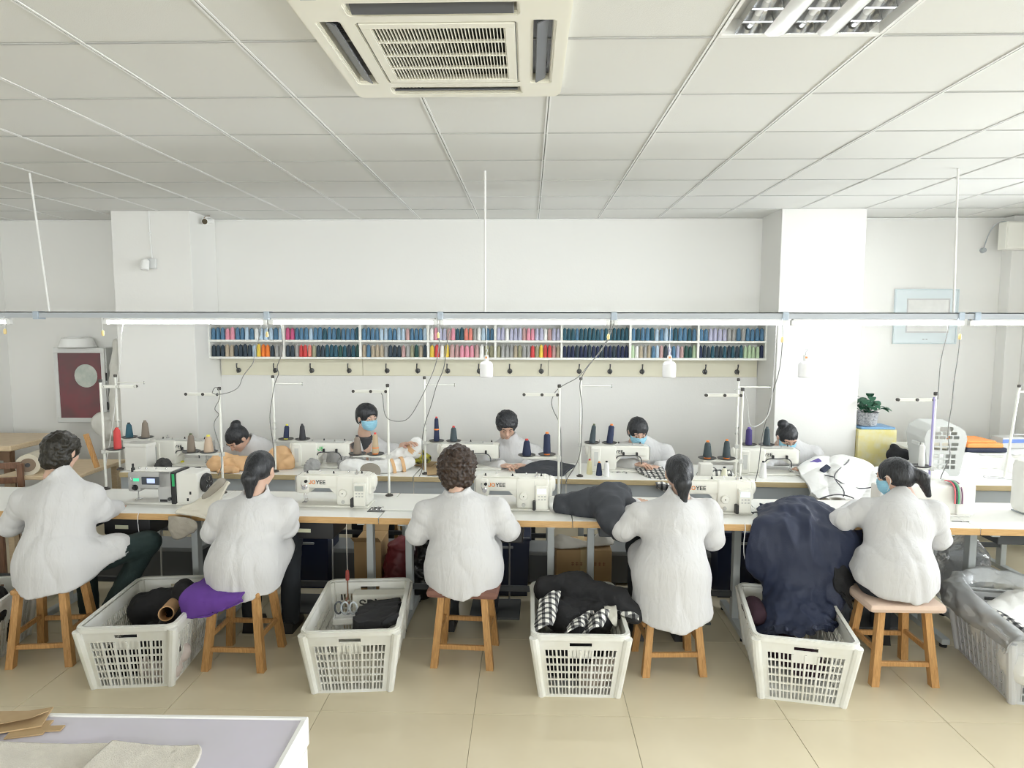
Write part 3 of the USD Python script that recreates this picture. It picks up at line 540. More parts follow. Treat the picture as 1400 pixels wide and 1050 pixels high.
obj('needle_bar', tube([(.058, .08, .02), (.058, .08, .10)], .0045, 8), CHROME, t); obj('presser_foot', box(.045, .075, .055, .105, .014, .022, c=.003), CHROME, t)
obj('take_up_lever', tube(spline([(.072, .010, .12), (.07, -.004, .15), (.066, -.004, .19)], 8), .003, 6), CHROME, t); obj('thread_tension', B().lathe([(0, 0), (.02, 0), (.02, .006), (.012, .008), (.012, .022), (0, .023)], 16, Rx(PI/2), (.085, .012, .115)), BLACK, t)
for sx in (.08, .13, .2, .27): obj('top_stud', B().lathe([(.007, .226), (.007, .236), (.004, .238), (.004, .246), (0, .247)], 10, None, (sx, .07, 0)), CHROME, t)
obj('oil_knob', B().lathe([(.012, 0), (.012, .03), (.007, .034), (.007, .06), (0, .06)], 12, None, (.062, .03, .215)), BLACK, t)
# --- rightmost front machine: boxy white body with a cable bundle
p = place(2.262, 'front', .24); t = thing('sewing_machine', 'white sewing machine with a coloured cable bundle, behind the rightmost front worker', 'sewing machine', (p[0], p[1], H), TR, 'sewing machines of the front row')
obj('bed', box(0, .56, 0, .19, .0005, .014, c=.004), W2, t)
obj('body', B().rbx(.03, .50, .015, .150, .10, .195, c=.016).rbx(.30, .50, .01, .17, .008, .20, c=.018).rbx(.0, .10, .012, .145, .07, .19, c=.018), W2, t)
obj('motor_box', B().rbx(.47, .585, -.01, .18, .01, .215, c=.016), W2, t); obj('handwheel', B().lathe([(0, 0), (.045, 0), (.048, .02), (0, .03)], 20, Ry(PI/2), (.583, .09, .13)), M('wheel_violet', (.10, .10, .22), .4), t)
for k, c in enumerate(((.75, .12, .15), (.06, .06, .08), (.12, .5, .25), (.55, .5, .5), (.25, .12, .2))): obj('bundle_wire', tube(spline([(.445+.010*k, .09, .215), (.447+.010*k, -.004, .20), (.45+.011*k, -.016, .15), (.452+.011*k, -.015, .09)], 14), .0045, 6), M('wire_%d' % k, c, .4), t)
obj('needle_bar', tube([(.05, .08, .015), (.05, .08, .09)], .0045, 8), CHROME, t); obj('oil_knob', B().lathe([(.008, 0), (.008, .03), (.005, .04), (0, .04)], 10, None, (.05, .07, .19)), M('knob_violet', (.12, .08, .35), .4), t)
obj('take_up_lever', tube([(.08, .01, .1), (.08, -.004, .16)], .003, 6), CHROME, t); obj('presser_foot', box(.035, .07, .055, .105, .014, .022, c=.003), CHROME, t)

# --- thread stands with their cones
CAPM = M('stand_cap_dark', (.06, .055, .05), .6); STM = M('stand_white', (.76, .76, .70), .4); PAN = M('spool_pan_dark', (.05, .05, .05), .35)
def stand(x, row, label, hgt=.785, arm='flat', yo=.53, arm_z=None, pans=((-.22, .30), (-.09, .30)), yaw=0):
    p = place(x, row, yo); rear = row == 'rear'
    t = thing('thread_stand', label, 'thread stand', (p[0], p[1], H), TR+(PI if rear else 0)+yaw, 'thread stands of the %s row' % row)
    obj('pole', tube([(0, 0, 0), (0, 0, hgt)], .0085, 10), STM, t); obj('base_flange', B().lathe([(.028, .0), (.026, .008), (.012, .012), (.012, .02)], 16), CAPM, t); obj('cap', B().lathe([(.011, hgt-.004), (.013, hgt+.004), (.012, hgt+.018), (0, hgt+.02)], 12), CAPM, t)
    az = arm_z or hgt-.035
    if arm == 'flat':
        a = obj('guide_arm', box(-.25, .0, -.004, .004, az-.011, az+.011, c=.002), STM, t)
        for q in (-.245, -.12, -.012): obj('guide_eye', B().lathe([(.011, -.008), (.011, .008), (0, .009)], 12, Rx(PI/2), (q, 0, az)), CAPM, a)
    else:
        a = obj('guide_arm', tube([(0, 0, az), (-.25, 0, az)], .005, 8), STM, t); obj('guide_eye', tube([(-.245, 0, az-.012), (-.245, 0, az+.012)], .003, 6), CAPM, a)
        for q in (.36, .41): obj('clamp_screw', B().lathe([(.011, -.014), (.011, .014), (0, .015)], 10, Rx(PI/2), (.0, -.004, q)), MD, t)
    for (sx, z) in pans:
        q = obj('spool_pan', B().lathe([(0, z-.003), (.050, z-.003), (.062, z+.004), (.062, z+.007), (.050, z), (0, z)], 24, None, (sx, 0, 0)), PAN, t)
    if pans:
        z = pans[0][1]; obj('pan_arm', box(min(q[0] for q in pans)-.03, .0, -.012, .012, z-.022, z-.004, c=.002), STM, t); obj('clamp', box(-.016, .016, -.016, .016, z-.03, z+.0, c=.003), MD, t)
    return t, p, (PI if rear else 0)+TR+yaw
def cone_thing(loc, label, col, cap, h=.13, r=.030, kind='cone', tilt=0, band=None, name='thread_cone', base=None):
    """thread on a cone: body, cap and a band of the bare cone"""
    t = thing(name, label, 'thread cone', loc, 0, 'thread cones in use on the stands'); R = Ry(tilt)
    r2 = r*.66 if kind == 'cone' else r*.86
    z0 = .010 if base else 0
    obj('thread', B().lathe([(r*.9, z0), (r, z0+.008), (r2, h-.014), (r2*.72, h-.004), (r2*.5, h)], 20, R), TH[col] if isinstance(col, str) else M('thread_'+'_'.join(f'{c:.2f}'[2:] for c in col), col, .75, bump=(900, .0004)), t)
    if cap: obj('cone_tip', B().lathe([(r2*.55, h-.003), (r2*.5, h+.010), (0, h+.011)], 14, R), M('tip_'+cap[0], cap[1], .5), t)
    if base: obj('cone_foot', B().lathe([(0, 0), (r*.8, 0), (r*.75, .012), (0, .014)], 14, R), M('tip_'+base[0], base[1], .5), t)
    if band: obj('cone_band', B().lathe([(r*.9, h*band[2]), (r*.93, h*band[2]+.003), (r*.93, h*band[2]+.010), (r*.88, h*band[2]+.012)], 16, R), M('tip_'+band[0], band[1], .5), t)
    return t
RED, ORA, BLK, YEL, GRT, WHT = ('red', (.70, .06, .05)), ('orange', (.85, .25, .05)), ('black', (.03, .03, .035)), ('yellow', (.80, .75, .1)), ('greentop', (.10, .12, .06)), ('white', (.8, .8, .78))
BR, TN, PK, CK, DG = (.23, .19, .15), (.50, .37, .24), (.55, .42, .31), (.035, .035, .04), (.05, .07, .08)
def on_pan(st, k, pans, *a, **q):
    t, p, rz = st; sx, z = pans[k]; return cone_thing((p[0]+math.cos(rz)*sx, p[1]+math.sin(rz)*sx, H+z+.0005), *a, **q)
P1 = ((-.225, .300), (-.095, .300))
sA = stand(-2.216, 'front', 'tall white thread stand right of the green-striped machine', .755, pans=P1)
on_pan(sA, 0, P1, 'brown-grey thread cone with green tip, left pan of the leftmost front stand', BR, GRT, .125, .030); on_pan(sA, 1, P1, 'pinkish beige thread cone, right pan of the leftmost front stand', PK, YEL, .115, .034)
sB = stand(-.996, 'front', 'tall white thread stand before the masked short-haired worker', .785, pans=P1)
on_pan(sB, 0, P1, 'brown-grey thread cone with black tip before the masked short-haired worker', (.27, .22, .18), BLK, .125, .030); on_pan(sB, 1, P1, 'tan thread cone with red tip and orange foot before the masked worker', (.50, .39, .26), RED, .145, .026, band=('orange', ORA[1], .28), base=ORA)
sC = stand(.212, 'front', 'tall white thread stand before the dark grey garment', .79, pans=((-.225, .305), (-.083, .312)), arm_z=.735)
PC = ((-.225, .305), (-.083, .312))
on_pan(sC, 0, PC, 'stout navy thread cone with red tip, left pan of the middle front stand', 'k', RED, .108, .032); on_pan(sC, 1, PC, 'slim navy thread cone with orange tip and foot, middle front stand', 'k', ORA, .150, .026, kind='straight', band=('orange', ORA[1], .28), base=ORA)
sD = stand(1.463, 'front', 'tall white thread stand before the rear worker with bun and mask', .775, pans=P1)
on_pan(sD, 0, P1, 'dark slate thread cone with orange tip, left pan beside the ponytailed worker', DG, ORA, .115, .030, base=ORA); on_pan(sD, 1, P1, 'dark slate thread cone with orange tip and foot, right pan beside that ponytail', DG, ORA, .125, .027, base=ORA)
sE = stand(2.74, 'front', 'tall thread stand with violet-grey pole before the laundry basket', .755, pans=((-.07, .265),), arm='flat')
obj('violet_sleeve', tube([(-.012, -.006, .02), (-.012, -.006, .74)], .007, 8), M('sleeve_violet', (.33, .30, .55), .4), sE[0])
cone_thing((2.675, FE(2.67)+.53, H+.2655), 'thin white thread cone on the rightmost front stand', 'w', WHT, .15, .020, 'straight')
R1 = ((-.095, .275), (-.235, .275))
for x, lab, cs in ((-3.44, 'white thread stand left of the leftmost rear machine', (('dark teal thread cone on the leftmost rear stand', 't', BLK, .115, .030, 'cone'), ('brown-grey thread cone on the leftmost rear stand', BR, ('brown', BR), .135, .032, 'cone'))),
                   (-2.10, 'white thread stand above the green-lettered machine', (('tilted navy thread cone with yellow ends above the green-lettered machine', 'k', YEL, .115, .022, 'straight'), ('black thread cone above the green-lettered machine', CK, BLK, .12, .027, 'cone'))),
                   (-.845, 'white thread stand behind the brown-curled front worker', (('tall navy double thread cone with red tip behind the brown curls', 'k', RED, .19, .024, 'cone'), ('stout dark slate thread cone with red tip behind the brown curls', DG, RED, .115, .031, 'cone'))),
                   (.415, 'white thread stand at the left end of the fourth rear machine', (('leaning dark slate thread cone above the fourth rear machine', DG, GRT, .145, .026, 'cone'), ('leaning navy thread cone with orange tip above the fourth rear machine', 'k', ORA, .145, .027, 'straight'))),
                   (1.65, 'white thread stand at the left end of the fifth rear machine', (('violet thread cone partly behind a stand pole', (.05, .035, .15), ('violet', (.15, .1, .4)), .13, .026, 'straight'), ('dark slate thread cone left of the bun-haired rear worker', DG, ('slate', DG), .135, .028, 'cone')))):
    s = stand(x, 'rear', lab, .785, 'rod', .10, arm_z=.735, pans=R1)
    for k, c in enumerate(cs):
        on_pan(s, k, R1, c[0], c[1], c[2], c[3], c[4], kind=c[5], tilt=.10 if c[0].startswith(('tilted', 'leaning')) else 0, base=(YEL if 'yellow' in c[0] else None), band=(('orange', ORA[1], .48) if 'double' in c[0] else None))
stand(-3.13, 'front', 'cream thread stand behind the leftmost front worker', .80, 'flat', .58, pans=((-.08, .3),), yaw=PI+.15)
cone_thing((-3.04, FE(-3.1)+.60, H+.30), 'red thread cone beside the leftmost front worker', 'r', RED, .15, .026, 'straight')
# --- loose cones on the rear table
for (x, y, z), lab, c, tip, h_, r_ in (((0.501, 5.242, 0.78), 'cream thread cone with red tip standing on the fourth rear table', (.75, .70, .42), RED, .115, .026), ((0.574, 5.193, 0.78), 'navy thread cone with orange tip standing on the fourth rear table', 'k', ORA, .105, .026), ((0.631, 5.169, 0.78), 'white thread cone with dark tip standing on the fourth rear table', 'w', BLK, .115, .026),
        ((1.883, 5.16, 0.78), 'large white thread cone standing on the fifth rear table', 'w', BLK, .125, .030), ((1.556, 5.099, 0.78), 'white and yellow thread spool with black top by the ponytailed worker', (.78, .77, .6), BLK, .09, .028)):
    cone_thing((x, y, z), lab, c, tip, h_, r_)
# ================================================================== STOOLS AND CRATES
WD = wood('stool_wood', (.40, .20, .065), (.60, .34, .13), (30, 30, 2.5), .4)
def stool(x, y, label, rz=0.0, cover=None):
    t = thing('wooden_stool', label, 'stool', (x, y, 0), rz, 'wooden stools of the front workers')
    if cover is None: obj('seat', B().rbx(-.155, .155, -.135, .135, .425, .46, c=.012), WD, t)
    else:
        obj('seat', B().rbx(-.165, .165, -.14, .14, .412, .435, c=.008), WD, t)
        c = B().rbx(-.21, .21, -.165, .165, .418, .468, c=.022); obj('seat_cushion', c, cover, t)
    for sx in (-1, 1):
        for sy in (-1, 1):
            tx, ty, bx, by = sx*.125, sy*.105, sx*.165, sy*.150
            obj('leg', hull([(tx+a, ty+b_, .428) for a in (-.019, .019) for b_ in (-.019, .019)]+[(bx+a, by+b_, 0) for a in (-.021, .021) for b_ in (-.021, .021)]), WD, t)
    for sy, z in ((-1, .12), (1, .17)): f = 1-z/.428; y_ = sy*(.105+.045*f); obj('stretcher', box(-.125-.04*f, .125+.04*f, y_-.010, y_+.010, z-.014, z+.014, c=.003), WD, t)
    for sx, z in ((-1, .19), (1, .19)): f = 1-z/.428; x_ = sx*(.125+.04*f); obj('stretcher', box(x_-.010, x_+.010, -.105-.045*f, .105+.045*f, z-.014, z+.014, c=.003), WD, t)
    return t
stool(-2.87, 3.70, 'wooden stool under the leftmost front worker', .12)
stool(-1.70, 3.69, 'wooden stool with a purple cloth hanging over its left side', -.02)
stool(-.375, 3.76, 'wooden stool with a brown checked seat cover under the curly-haired front worker', -.06, M('cover_brown', (.20, .095, .07), .8, bump=(300, .001)))
stool(.83, 3.71, 'wooden stool under the ponytailed front worker beside the checked fabric', .05)
stool(2.095, 3.645, 'wooden stool with a pink padded seat under the rightmost front worker', .0, M('cushion_pink', (.66, .50, .40), .7, bump=(30, .003)))

CRW = M('crate_white', (.78, .78, .74), .42, bump=(30, .0006), var=(5, (.70, .69, .62)))
def crate_parts(t, mat, zt=.375):
    # bottom half sizes, top half sizes
    bx, by, tx, ty = .205, .30, .250, .352; th = .006
    def wall(c00, c10, c01, c11, cols, rows, blank):
        """a slotted wall: corners bottom-left, bottom-right, top-left, top-right (seen from outside)"""
        c00, c10, c01, c11 = (np.array(c, float) for c in (c00, c10, c01, c11)); nrm = np.cross(c10-c00, c01-c00); nrm /= np.linalg.norm(nrm); m = B()
        P = lambda u, v: (c00*(1-u)+c10*u)*(1-v)+(c01*(1-u)+c11*u)*v
        def bar(u0, u1, v0, v1, o0=-.003, o1=.003):
            q = [P(u, v) for u in (u0, u1) for v in (v0, v1)]; m.add(hull([x+nrm*o for x in q for o in (o0, o1)]))
        u0, u1, vb, vt = .10, .90, .035, .80
        bar(0, u0, 0, 1); bar(u1, 1, 0, 1); bar(u0, u1, 0, vb); bar(u0, u1, vt, .86 if blank else 1)
        if blank:                                                            # the hand hole
            bar(u0, .38, .86, 1); bar(.62, u1, .86, 1); bar(.38, .62, .92, 1)
        cw, rh = (u1-u0)/cols, (vt-vb)/rows
        for r in range(1, rows): bar(u0, u1, vb+rh*r-.014, vb+rh*r+.014)
        for c in range(cols+1): bar(max(u0, u0+cw*c-.011), min(u1, u0+cw*c+.011), vb, vt, -.003, .008)
        for c in range(cols):
            for k in (1, 2): bar(u0+cw*c+cw*k/3-.0065, u0+cw*c+cw*k/3+.0065, vb, vt)
        if blank: bar(u0+cw*2, u0+cw*4, vt-rh, vt)
        return m
    A = [(-bx, -by, .004), (bx, -by, .004), (bx, by, .004), (-bx, by, .004)]; T = [(-tx, -ty, zt-.02), (tx, -ty, zt-.02), (tx, ty, zt-.02), (-tx, ty, zt-.02)]
    for i, (cols, rows, blank) in enumerate(((6, 6, True), (9, 5, False), (6, 6, True), (9, 5, False))):
        j = (i+1) % 4; obj('end_wall' if blank else 'side_wall', wall(A[i], A[j], T[i], T[j], cols, rows, blank), mat, t)
        u = np.array(A[i]); v = np.array(T[i]); obj('corner_post', tube([u*[.985, .985, 1], v*[.99, .99, 1]], [.022, .026], 10), mat, t)
    cs = m3.CrossSection.square((2*tx+.03, 2*ty+.03), True).offset(-.06, m3.JoinType.Miter).offset(.06, m3.JoinType.Round, 2.0, 48); ins = cs.offset(-.024, m3.JoinType.Round)
    rim = B()
    for z0, z1, o, i_ in ((zt-.028, zt-.006, 0, .020), (zt-.006, zt, -.004, .0)):
        rim.add((cs.offset(o, m3.JoinType.Round)-ins.offset(i_, m3.JoinType.Round)).extrude(z1-z0), None, (0, 0, z0))
    obj('rim', rim, mat, t)
    base = B().box(-bx, bx, -by, by, .004, .012); obj('base', base, mat, t)
    obj('skirt_rib', B().add((m3.CrossSection.square((2*bx+.012, 2*by+.012), True)-m3.CrossSection.square((2*bx-.004, 2*by-.004), True)).extrude(.014)), mat, t)
CR = [(-3.37, 3.60, .20, 'white plastic crate cut off by the left edge of the picture'), (-2.215, 3.655, .107, 'white slotted crate holding a cardboard tube and dark cloth'), (-.983, 3.645, .086, 'white slotted crate holding scissors and a lettered box'),
      (.280, 3.635, 0.0, 'white slotted crate overflowing with black and checked fabric'), (1.515, 3.61, -.19, 'white slotted crate with navy cloth falling into it'), (2.825, 3.60, -.175, 'translucent lined crate cut off by the right edge of the picture')]
first = None
for x, y, rz, lab in CR:
    if lab.startswith('translucent'):
        t = thing('plastic_crate', lab, 'crate', (x, y, 0), rz, 'slotted plastic crates on the floor'); crate_parts(t, M('crate_translucent', (.80, .81, .82), .3, transmission_weight=.25))
    elif first is None: first = thing('plastic_crate', lab, 'crate', (x, y, 0), rz, 'slotted plastic crates on the floor'); crate_parts(first, CRW)
    else: dup(first, (x, y, 0), rz, lab)
# ================================================================== PEOPLE
COAT = usdkit.material(stage, '/World/Looks/coat_cotton', {'g': ('geometry', {}), 'm': ('mapping', {'scale': (26, 26, 8)}), 'n': ('noise_texture', {'scale': 1.0, 'detail': 2.5, 'distortion': 1.0}), 'b': ('bump', {'distance': .0065, 'strength': .8}), 'n2': ('noise_texture', {'scale': 700.0}), 'b2': ('bump', {'distance': .0004}),
    'p': ('principled_bsdf', {'base_color': (.60, .595, .595), 'roughness': .85, 'sheen_weight': .1})}, [('g.position', 'm.vector'), ('m.vector', 'n.vector'), ('g.position', 'n2.vector'), ('n.fac', 'b.height'), ('n2.fac', 'b2.height'), ('b.normal', 'b2.normal'), ('b2.normal', 'p.normal')], surface='p.BSDF')
def hairmat(name, a, c): return usdkit.material(stage, '/World/Looks/'+name, {'t': ('texture_coordinate', {}), 'm': ('mapping', {'scale': (160, 160, 14)}), 'n': ('noise_texture', {'scale': 1.0, 'detail': 3.0}), 'r': ('rgb_ramp', {'ramp': [(.35, a), (.7, c)]}), 'b': ('bump', {'distance': .0025}), 'p': ('principled_bsdf', {'roughness': .42})},
    [('t.object', 'm.vector'), ('m.vector', 'n.vector'), ('n.fac', 'r.fac'), ('r.color', 'p.base_color'), ('n.fac', 'b.height'), ('b.normal', 'p.normal')], surface='p.BSDF')
HBLK, HBRN, HOLV = hairmat('hair_black', (.006, .007, .009), (.028, .030, .036)), hairmat('hair_brown', (.012, .006, .004), (.060, .032, .018)), hairmat('hair_dark_brown', (.006, .005, .003), (.024, .019, .010))
MASKM = M('mask_blue', (.30, .58, .72), .7, bump=(500, .0003)); EYEW = M('eye_white', (.75, .73, .70), .2); IRIS = M('eye_dark', (.02, .013, .01), .15); LIPM = M('lip', (.45, .17, .14), .45)
TROU = M('trousers_dark', (.018, .022, .028), .8, bump=(120, .001)); TROUG = M('trousers_darkgreen', (.010, .025, .024), .8, bump=(120, .001)); SHOE = M('shoe_black', (.015, .015, .017), .4); INNER = M('inner_top_dark', (.05, .05, .055), .8)
TUB = M('elastic_white', (.75, .75, .75), .6)
def make_hand():
    """a relaxed left hand: wrist at 0, fingers along +y, palm down, thumb towards +x"""
    S = lambda p, r: Manifold.sphere(r, 10).translate(tuple(p)); seg = lambda a, b, ra, rb: Manifold.batch_hull([S(a, ra), S(b, rb)])
    parts = [Manifold.batch_hull([S((x, y, z), r) for x, y, z, r in ((-.024, .012, 0, .015), (.022, .012, 0, .015), (-.036, .078, -.002, .0115), (.034, .082, 0, .012), (.0, .086, .004, .012))]), seg((0, -.05, .002), (0, .015, 0), .026, .024)]
    for x, y0, l, r, sp in ((.032, .086, .074, .0088, .06), (.010, .092, .082, .0092, .01), (-.013, .088, .076, .0088, -.05), (-.034, .078, .060, .0078, -.11)):
        p, a = np.array([x, y0, -.001]), -.18
        for k, f in enumerate((.44, .31, .25)):
            q = p+l*f*np.array([math.sin(sp)*math.cos(a), math.cos(sp)*math.cos(a), math.sin(a)]); parts.append(seg(p, q, r*(1-.07*k), r*(1-.07*(k+1)))); p = q; a -= .42
    p = np.array([.026, .026, -.006])
    for q, r0, r1 in (((.052, .054, -.018), .014, .0115), ((.062, .082, -.026), .011, .0098), ((.063, .104, -.034), .0096, .0082)): parts.append(seg(p, q, r0, r1)); p = np.array(q)
    m = Manifold.batch_boolean(parts, m3.OpType.Add).refine_to_length(.006)
    return taubin(m, 8)
HAND = make_hand()
FACE_N = 0
def head_sdf(P):
    d = ell(P, (0, -.010, .028), (.073, .091, .084)); d = smin(d, ell(P, (0, .022, -.044), (.055, .060, .060)), .03); d = smin(d, ell(P, (0, .056, -.088), (.021, .019, .017)), .022)
    for s in (-1, 1): d = smin(d, ell(P, (s*.036, .048, -.026), (.026, .026, .026)), .018)
    d = smin(d, ell(P, (0, .068, .030), (.050, .017, .013)), .016)
    for s in (-1, 1): d = smax(d, -(np.linalg.norm(P-np.float32((s*.031, .099, .010)), axis=-1)-.017), .012)
    for s in (-1, 1): d = smin(d, ell(P, (s*.031, .0745, .0155), (.0155, .0125, .0085)), .003); d = smin(d, ell(P, (s*.031, .0745, -.0015), (.014, .0110, .0050)), .003)
    d = smin(d, cone(P, (0, .083, .014), (0, .098, -.020), .007, .0125), .010)
    for s in (-1, 1): d = smin(d, ell(P, (s*.011, .091, -.023), (.008, .009, .007)), .006)
    d = smin(d, ell(P, (0, .080, -.053), (.022, .008, .006)), .006); d = smin(d, ell(P, (0, .079, -.062), (.018, .008, .006)), .005)
    for s in (-1, 1): d = smin(d, ell(P, (s*.074, -.008, -.004), (.010, .018, .030)), .007)
    return smin(d, cone(P, (0, -.022, -.055), (0, -.045, -.15), .050, .052), .02)
G, GO = grid((-.10, -.13, -.17), (.10, .13, .13), .0055); HEADM = snets(head_sdf(G), GO, .0055)
def mask_mesh():
    G, o = grid((-.09, -.01, -.12), (.09, .13, .02), .0036); d = head_sdf(G)
    pl = .0012*np.sin(G[..., 2]*420); nose = G[..., 1]
    box_ = np.maximum.reduce([G[..., 2]-(.002-.6*np.abs(G[..., 0])*.35), -(G[..., 2]+.098), .012-G[..., 1]])
    out = smin(d, ell(G, (0, .052, -.045), (.052, .052, .05)), .02)-.0055+pl
    return snets(np.maximum(np.maximum(out, -(out+.006)), box_), o, .0036)
MASK = mask_mesh()
def hair_mesh(style, seed):
    G, o = grid((-.14, -.19, -.24), (.14, .14, .20), .0065); x, y, z = G[..., 0], G[..., 1], G[..., 2]
    if style == 'curl': d = ell(G, (0, -.026, .020), (.118, .124, .116)); d = smin(d, ell(G, (0, -.050, -.060), (.105, .075, .085)), .04); face = ell(G, (0, .125, -.050), (.074, .085, .095))
    elif style == 'wave': d = ell(G, (0, -.018, .034), (.098, .112, .100)); d = smin(d, ell(G, (0, -.05, -.045), (.088, .066, .07)), .03); face = ell(G, (0, .118, -.034), (.070, .082, .098))
    elif style == 'short': d = ell(G, (0, -.012, .042), (.093, .110, .092)); d = smin(d, ell(G, (0, -.05, -.02), (.075, .055, .06)), .03); face = ell(G, (0, .122, -.040), (.074, .082, .096))
    elif style == 'bob': d = ell(G, (0, -.014, .030), (.088, .106, .096)); d = smin(d, ell(G, (0, -.045, -.03), (.082, .062, .075)), .03); face = ell(G, (0, .117, -.046), (.064, .077, .096))
    else: d = ell(G, (0, -.013, .031), (.082, .101, .091)); d = smin(d, ell(G, (0, -.05, -.01), (.070, .055, .055)), .03); face = ell(G, (0, .115, -.040), (.068, .072, .090))
    d = smax(d, -face, .012)
    if style != 'curl':
        for s in (-1, 1): d = smax(d, -ell(G, (s*.088, .006, -.02), (.022, .026, .04)), .01)
    if style == 'pony': d = smin(d, cone(G, (0, -.095, .010), (0, -.112, -.055), .040, .047), .02); d = smin(d, cone(G, (0, -.112, -.055), (.006, -.105, -.155), .046, .020), .02)
    if style == 'sidepony': d = smin(d, cone(G, (.02, -.095, .035), (.055, -.125, -.02), .024, .036), .012); d = smin(d, cone(G, (.055, -.125, -.02), (.085, -.118, -.125), .037, .016), .02)
    if style == 'bun': d = smin(d, ell(G, (.0, -.085, .092), (.042, .046, .040)), .014)
    if style == 'sidebun': d = smin(d, ell(G, (.045, -.055, .105), (.045, .040, .040)), .012)
    d = smax(d, -(z+.20), .01)
    v, f = snets(d, o, .0065); n = vnormals(v, f)
    if style in ('curl', 'wave'):
        a = .014 if style == 'curl' else .008; q = meshkit.noise(v*46, seed)+.5*meshkit.noise(v*95, seed+1); v = v+n*((q-.75)*a*1.6)[:, None]
    else: q = meshkit.noise(v*np.array([130, 130, 16]), seed)*.7+.5*meshkit.noise(v*np.array([60, 60, 9]), seed+3); v = v+n*((q-.6)*.006)[:, None]
    return v, f
def person(label, root, rz, J, look, style, hair=HBLK, mask=False, hem=.36, legs=None, inner=None, trousers=TROU, seed=0, wide=1.0, bare=(), gown=0.0, tail=None):
    """J: world points hip, neck, head, shL, shR, elL, elR, wrL, wrR. The figure is built in its own frame, facing +y, feet at z = 0."""
    t = thing('person', label, 'person', (root[0], root[1], 0), rz); Rb = Rz(-rz)
    L = lambda p: Rb @ (np.array(p, float)-np.array([root[0], root[1], 0])); j = {k: L(p) for k, p in J.items()}
    hip, neck, head = j['hip'], j['neck'], j['head']; up = (neck-hip)/np.linalg.norm(neck-hip); ch = hip+(neck-hip)*.66; wa = hip+(neck-hip)*.34
    Rh = Rz(look[0]) @ Rx(-look[1]) @ Ry(look[2] if len(look) > 2 else 0)
    kn = {s: (L(legs[s][0]) if legs and s in legs else hip+np.array([s*.13, .40, .02])) for s in (-1, 1)}; an = {s: (L(legs[s][1]) if legs and s in legs else kn[s]+np.array([0, -.04, -kn[s][2]+.09])) for s in (-1, 1)}
    arms = {-1: (j['shL'], j['elL'], j['wrL']), 1: (j['shR'], j['elR'], j['wrR'])}
    # --- the body under the clothes
    allp = np.array([hip, neck, head, *arms[-1], *arms[1], *kn.values(), *an.values()]); lo, hi = allp.min(0)-.14, allp.max(0)+.10; lo[2] = max(lo[2], .03); hi[2] = neck[2]+.09
    P, o = grid(lo, hi, .0145)
    hj = {s: hip+np.array([s*.09, 0, -.01]) for s in (-1, 1)}
    d = cone(P, hj[-1], hj[1], .115, .115); d = smin(d, cone(P, hip, ch, .135*wide, .13*wide), .05); d = smin(d, cone(P, ch, neck-up*.06, .13, .085), .05); d = smin(d, cone(P, neck-up*.06, head+Rh @ np.array([0, -.04, -.11]), .056, .048), .03)
    for s in (-1, 1):
        a, b, c = arms[s]; d = smin(d, cone(P, neck-up*.05, a, .06, .052), .04); d = smin(d, cone(P, a, b, .050, .040), .03); d = smin(d, cone(P, b, c, .040, .027), .02)
        d = smin(d, cone(P, hj[s], kn[s], .088, .058), .04); d = smin(d, cone(P, kn[s], an[s], .056, .040), .03)
    m = B(); m.add(snets(d, o, .0145)); m.add(HEADM, Rh, head)
    for s in (-1, 1):
        a, b, c = arms[s]; y = (c-b)/np.linalg.norm(c-b); y = y*np.array([1, 1, .5])+np.array([-s*.12, 0, -.10]); y /= np.linalg.norm(y); z = np.array([0, 0, 1.])-y*y[2]; z /= np.linalg.norm(z); x = np.cross(y, z); Rn = np.stack([x, y, z], 1)
        v, f = HAND
        if s > 0: v, f = v*[-1, 1, 1], f[:, ::-1]
        m.add((v, f), Rn, c)
    body = obj('body', m, SKIN, t, True)
    # --- face details
    for s in (-1, 1):
        e = obj('eye', put(put(B().lathe([(0, -.0125), (.0085, -.009), (.0125, 0), (.0085, .009), (0, .0125)], 14).get(), None, (s*.030, .0712, .0095)), Rh, head), EYEW, t); obj('iris', put(put(B().lathe([(0, 0), (.0056, 0), (.004, .0015), (0, .002)], 12, Rx(-PI/2+.35), (s*.030, .0826, .0062)).get()), Rh, head), IRIS, e)
        obj('eyebrow', put(tube(spline([(s*.014, .0885, .028), (s*.031, .087, .033), (s*.048, .074, .028)], 8), [.001, .0026, .003, .003, .003, .0026, .002, .001], 6).get(), Rh, head), hair, t)
    if not mask: obj('lips', put(B().add(hull([(x_, .0875-abs(x_)*.25, -.0575+z_*(1-abs(x_)/.024)) for x_ in (-.022, -.011, 0, .011, .022) for z_ in (-.006, .005)]+[(x_, .080, -.0575) for x_ in (-.02, .02)])).get(), Rh, head), LIPM, t)
    else:
        mk = obj('face_mask', put(MASK, Rh, head), MASKM, t, True)
        for s in (-1, 1): obj('ear_loop', put(tube(spline([(s*.062, .03, -.012), (s*.080, .0, .012), (s*.084, -.02, .0), (s*.078, -.01, -.035), (s*.058, .03, -.075)], 14), .0014, 5).get(), Rh, head), TUB, mk)
    # --- hair
    hm = obj('hair', put(hair_mesh(style, seed), Rh, head+Rh @ np.array([0, -.004, -.004])), hair, t, True)
    if tail: obj('hair_tie', put(B().lathe([(r_, z_) for r_, z_ in ((.030, -.008), (.035, 0), (.030, .008))], 16, Ry(-.5), tail).get(), Rh, head), BLACK, hm)
    # --- trousers and shoes
    P, o = grid(np.minimum.reduce([*hj.values(), *kn.values(), *an.values()])-.12, np.maximum.reduce([*hj.values(), *kn.values(), *an.values()])+.12, .014)
    d = cone(P, hj[-1], hj[1], .128, .128)
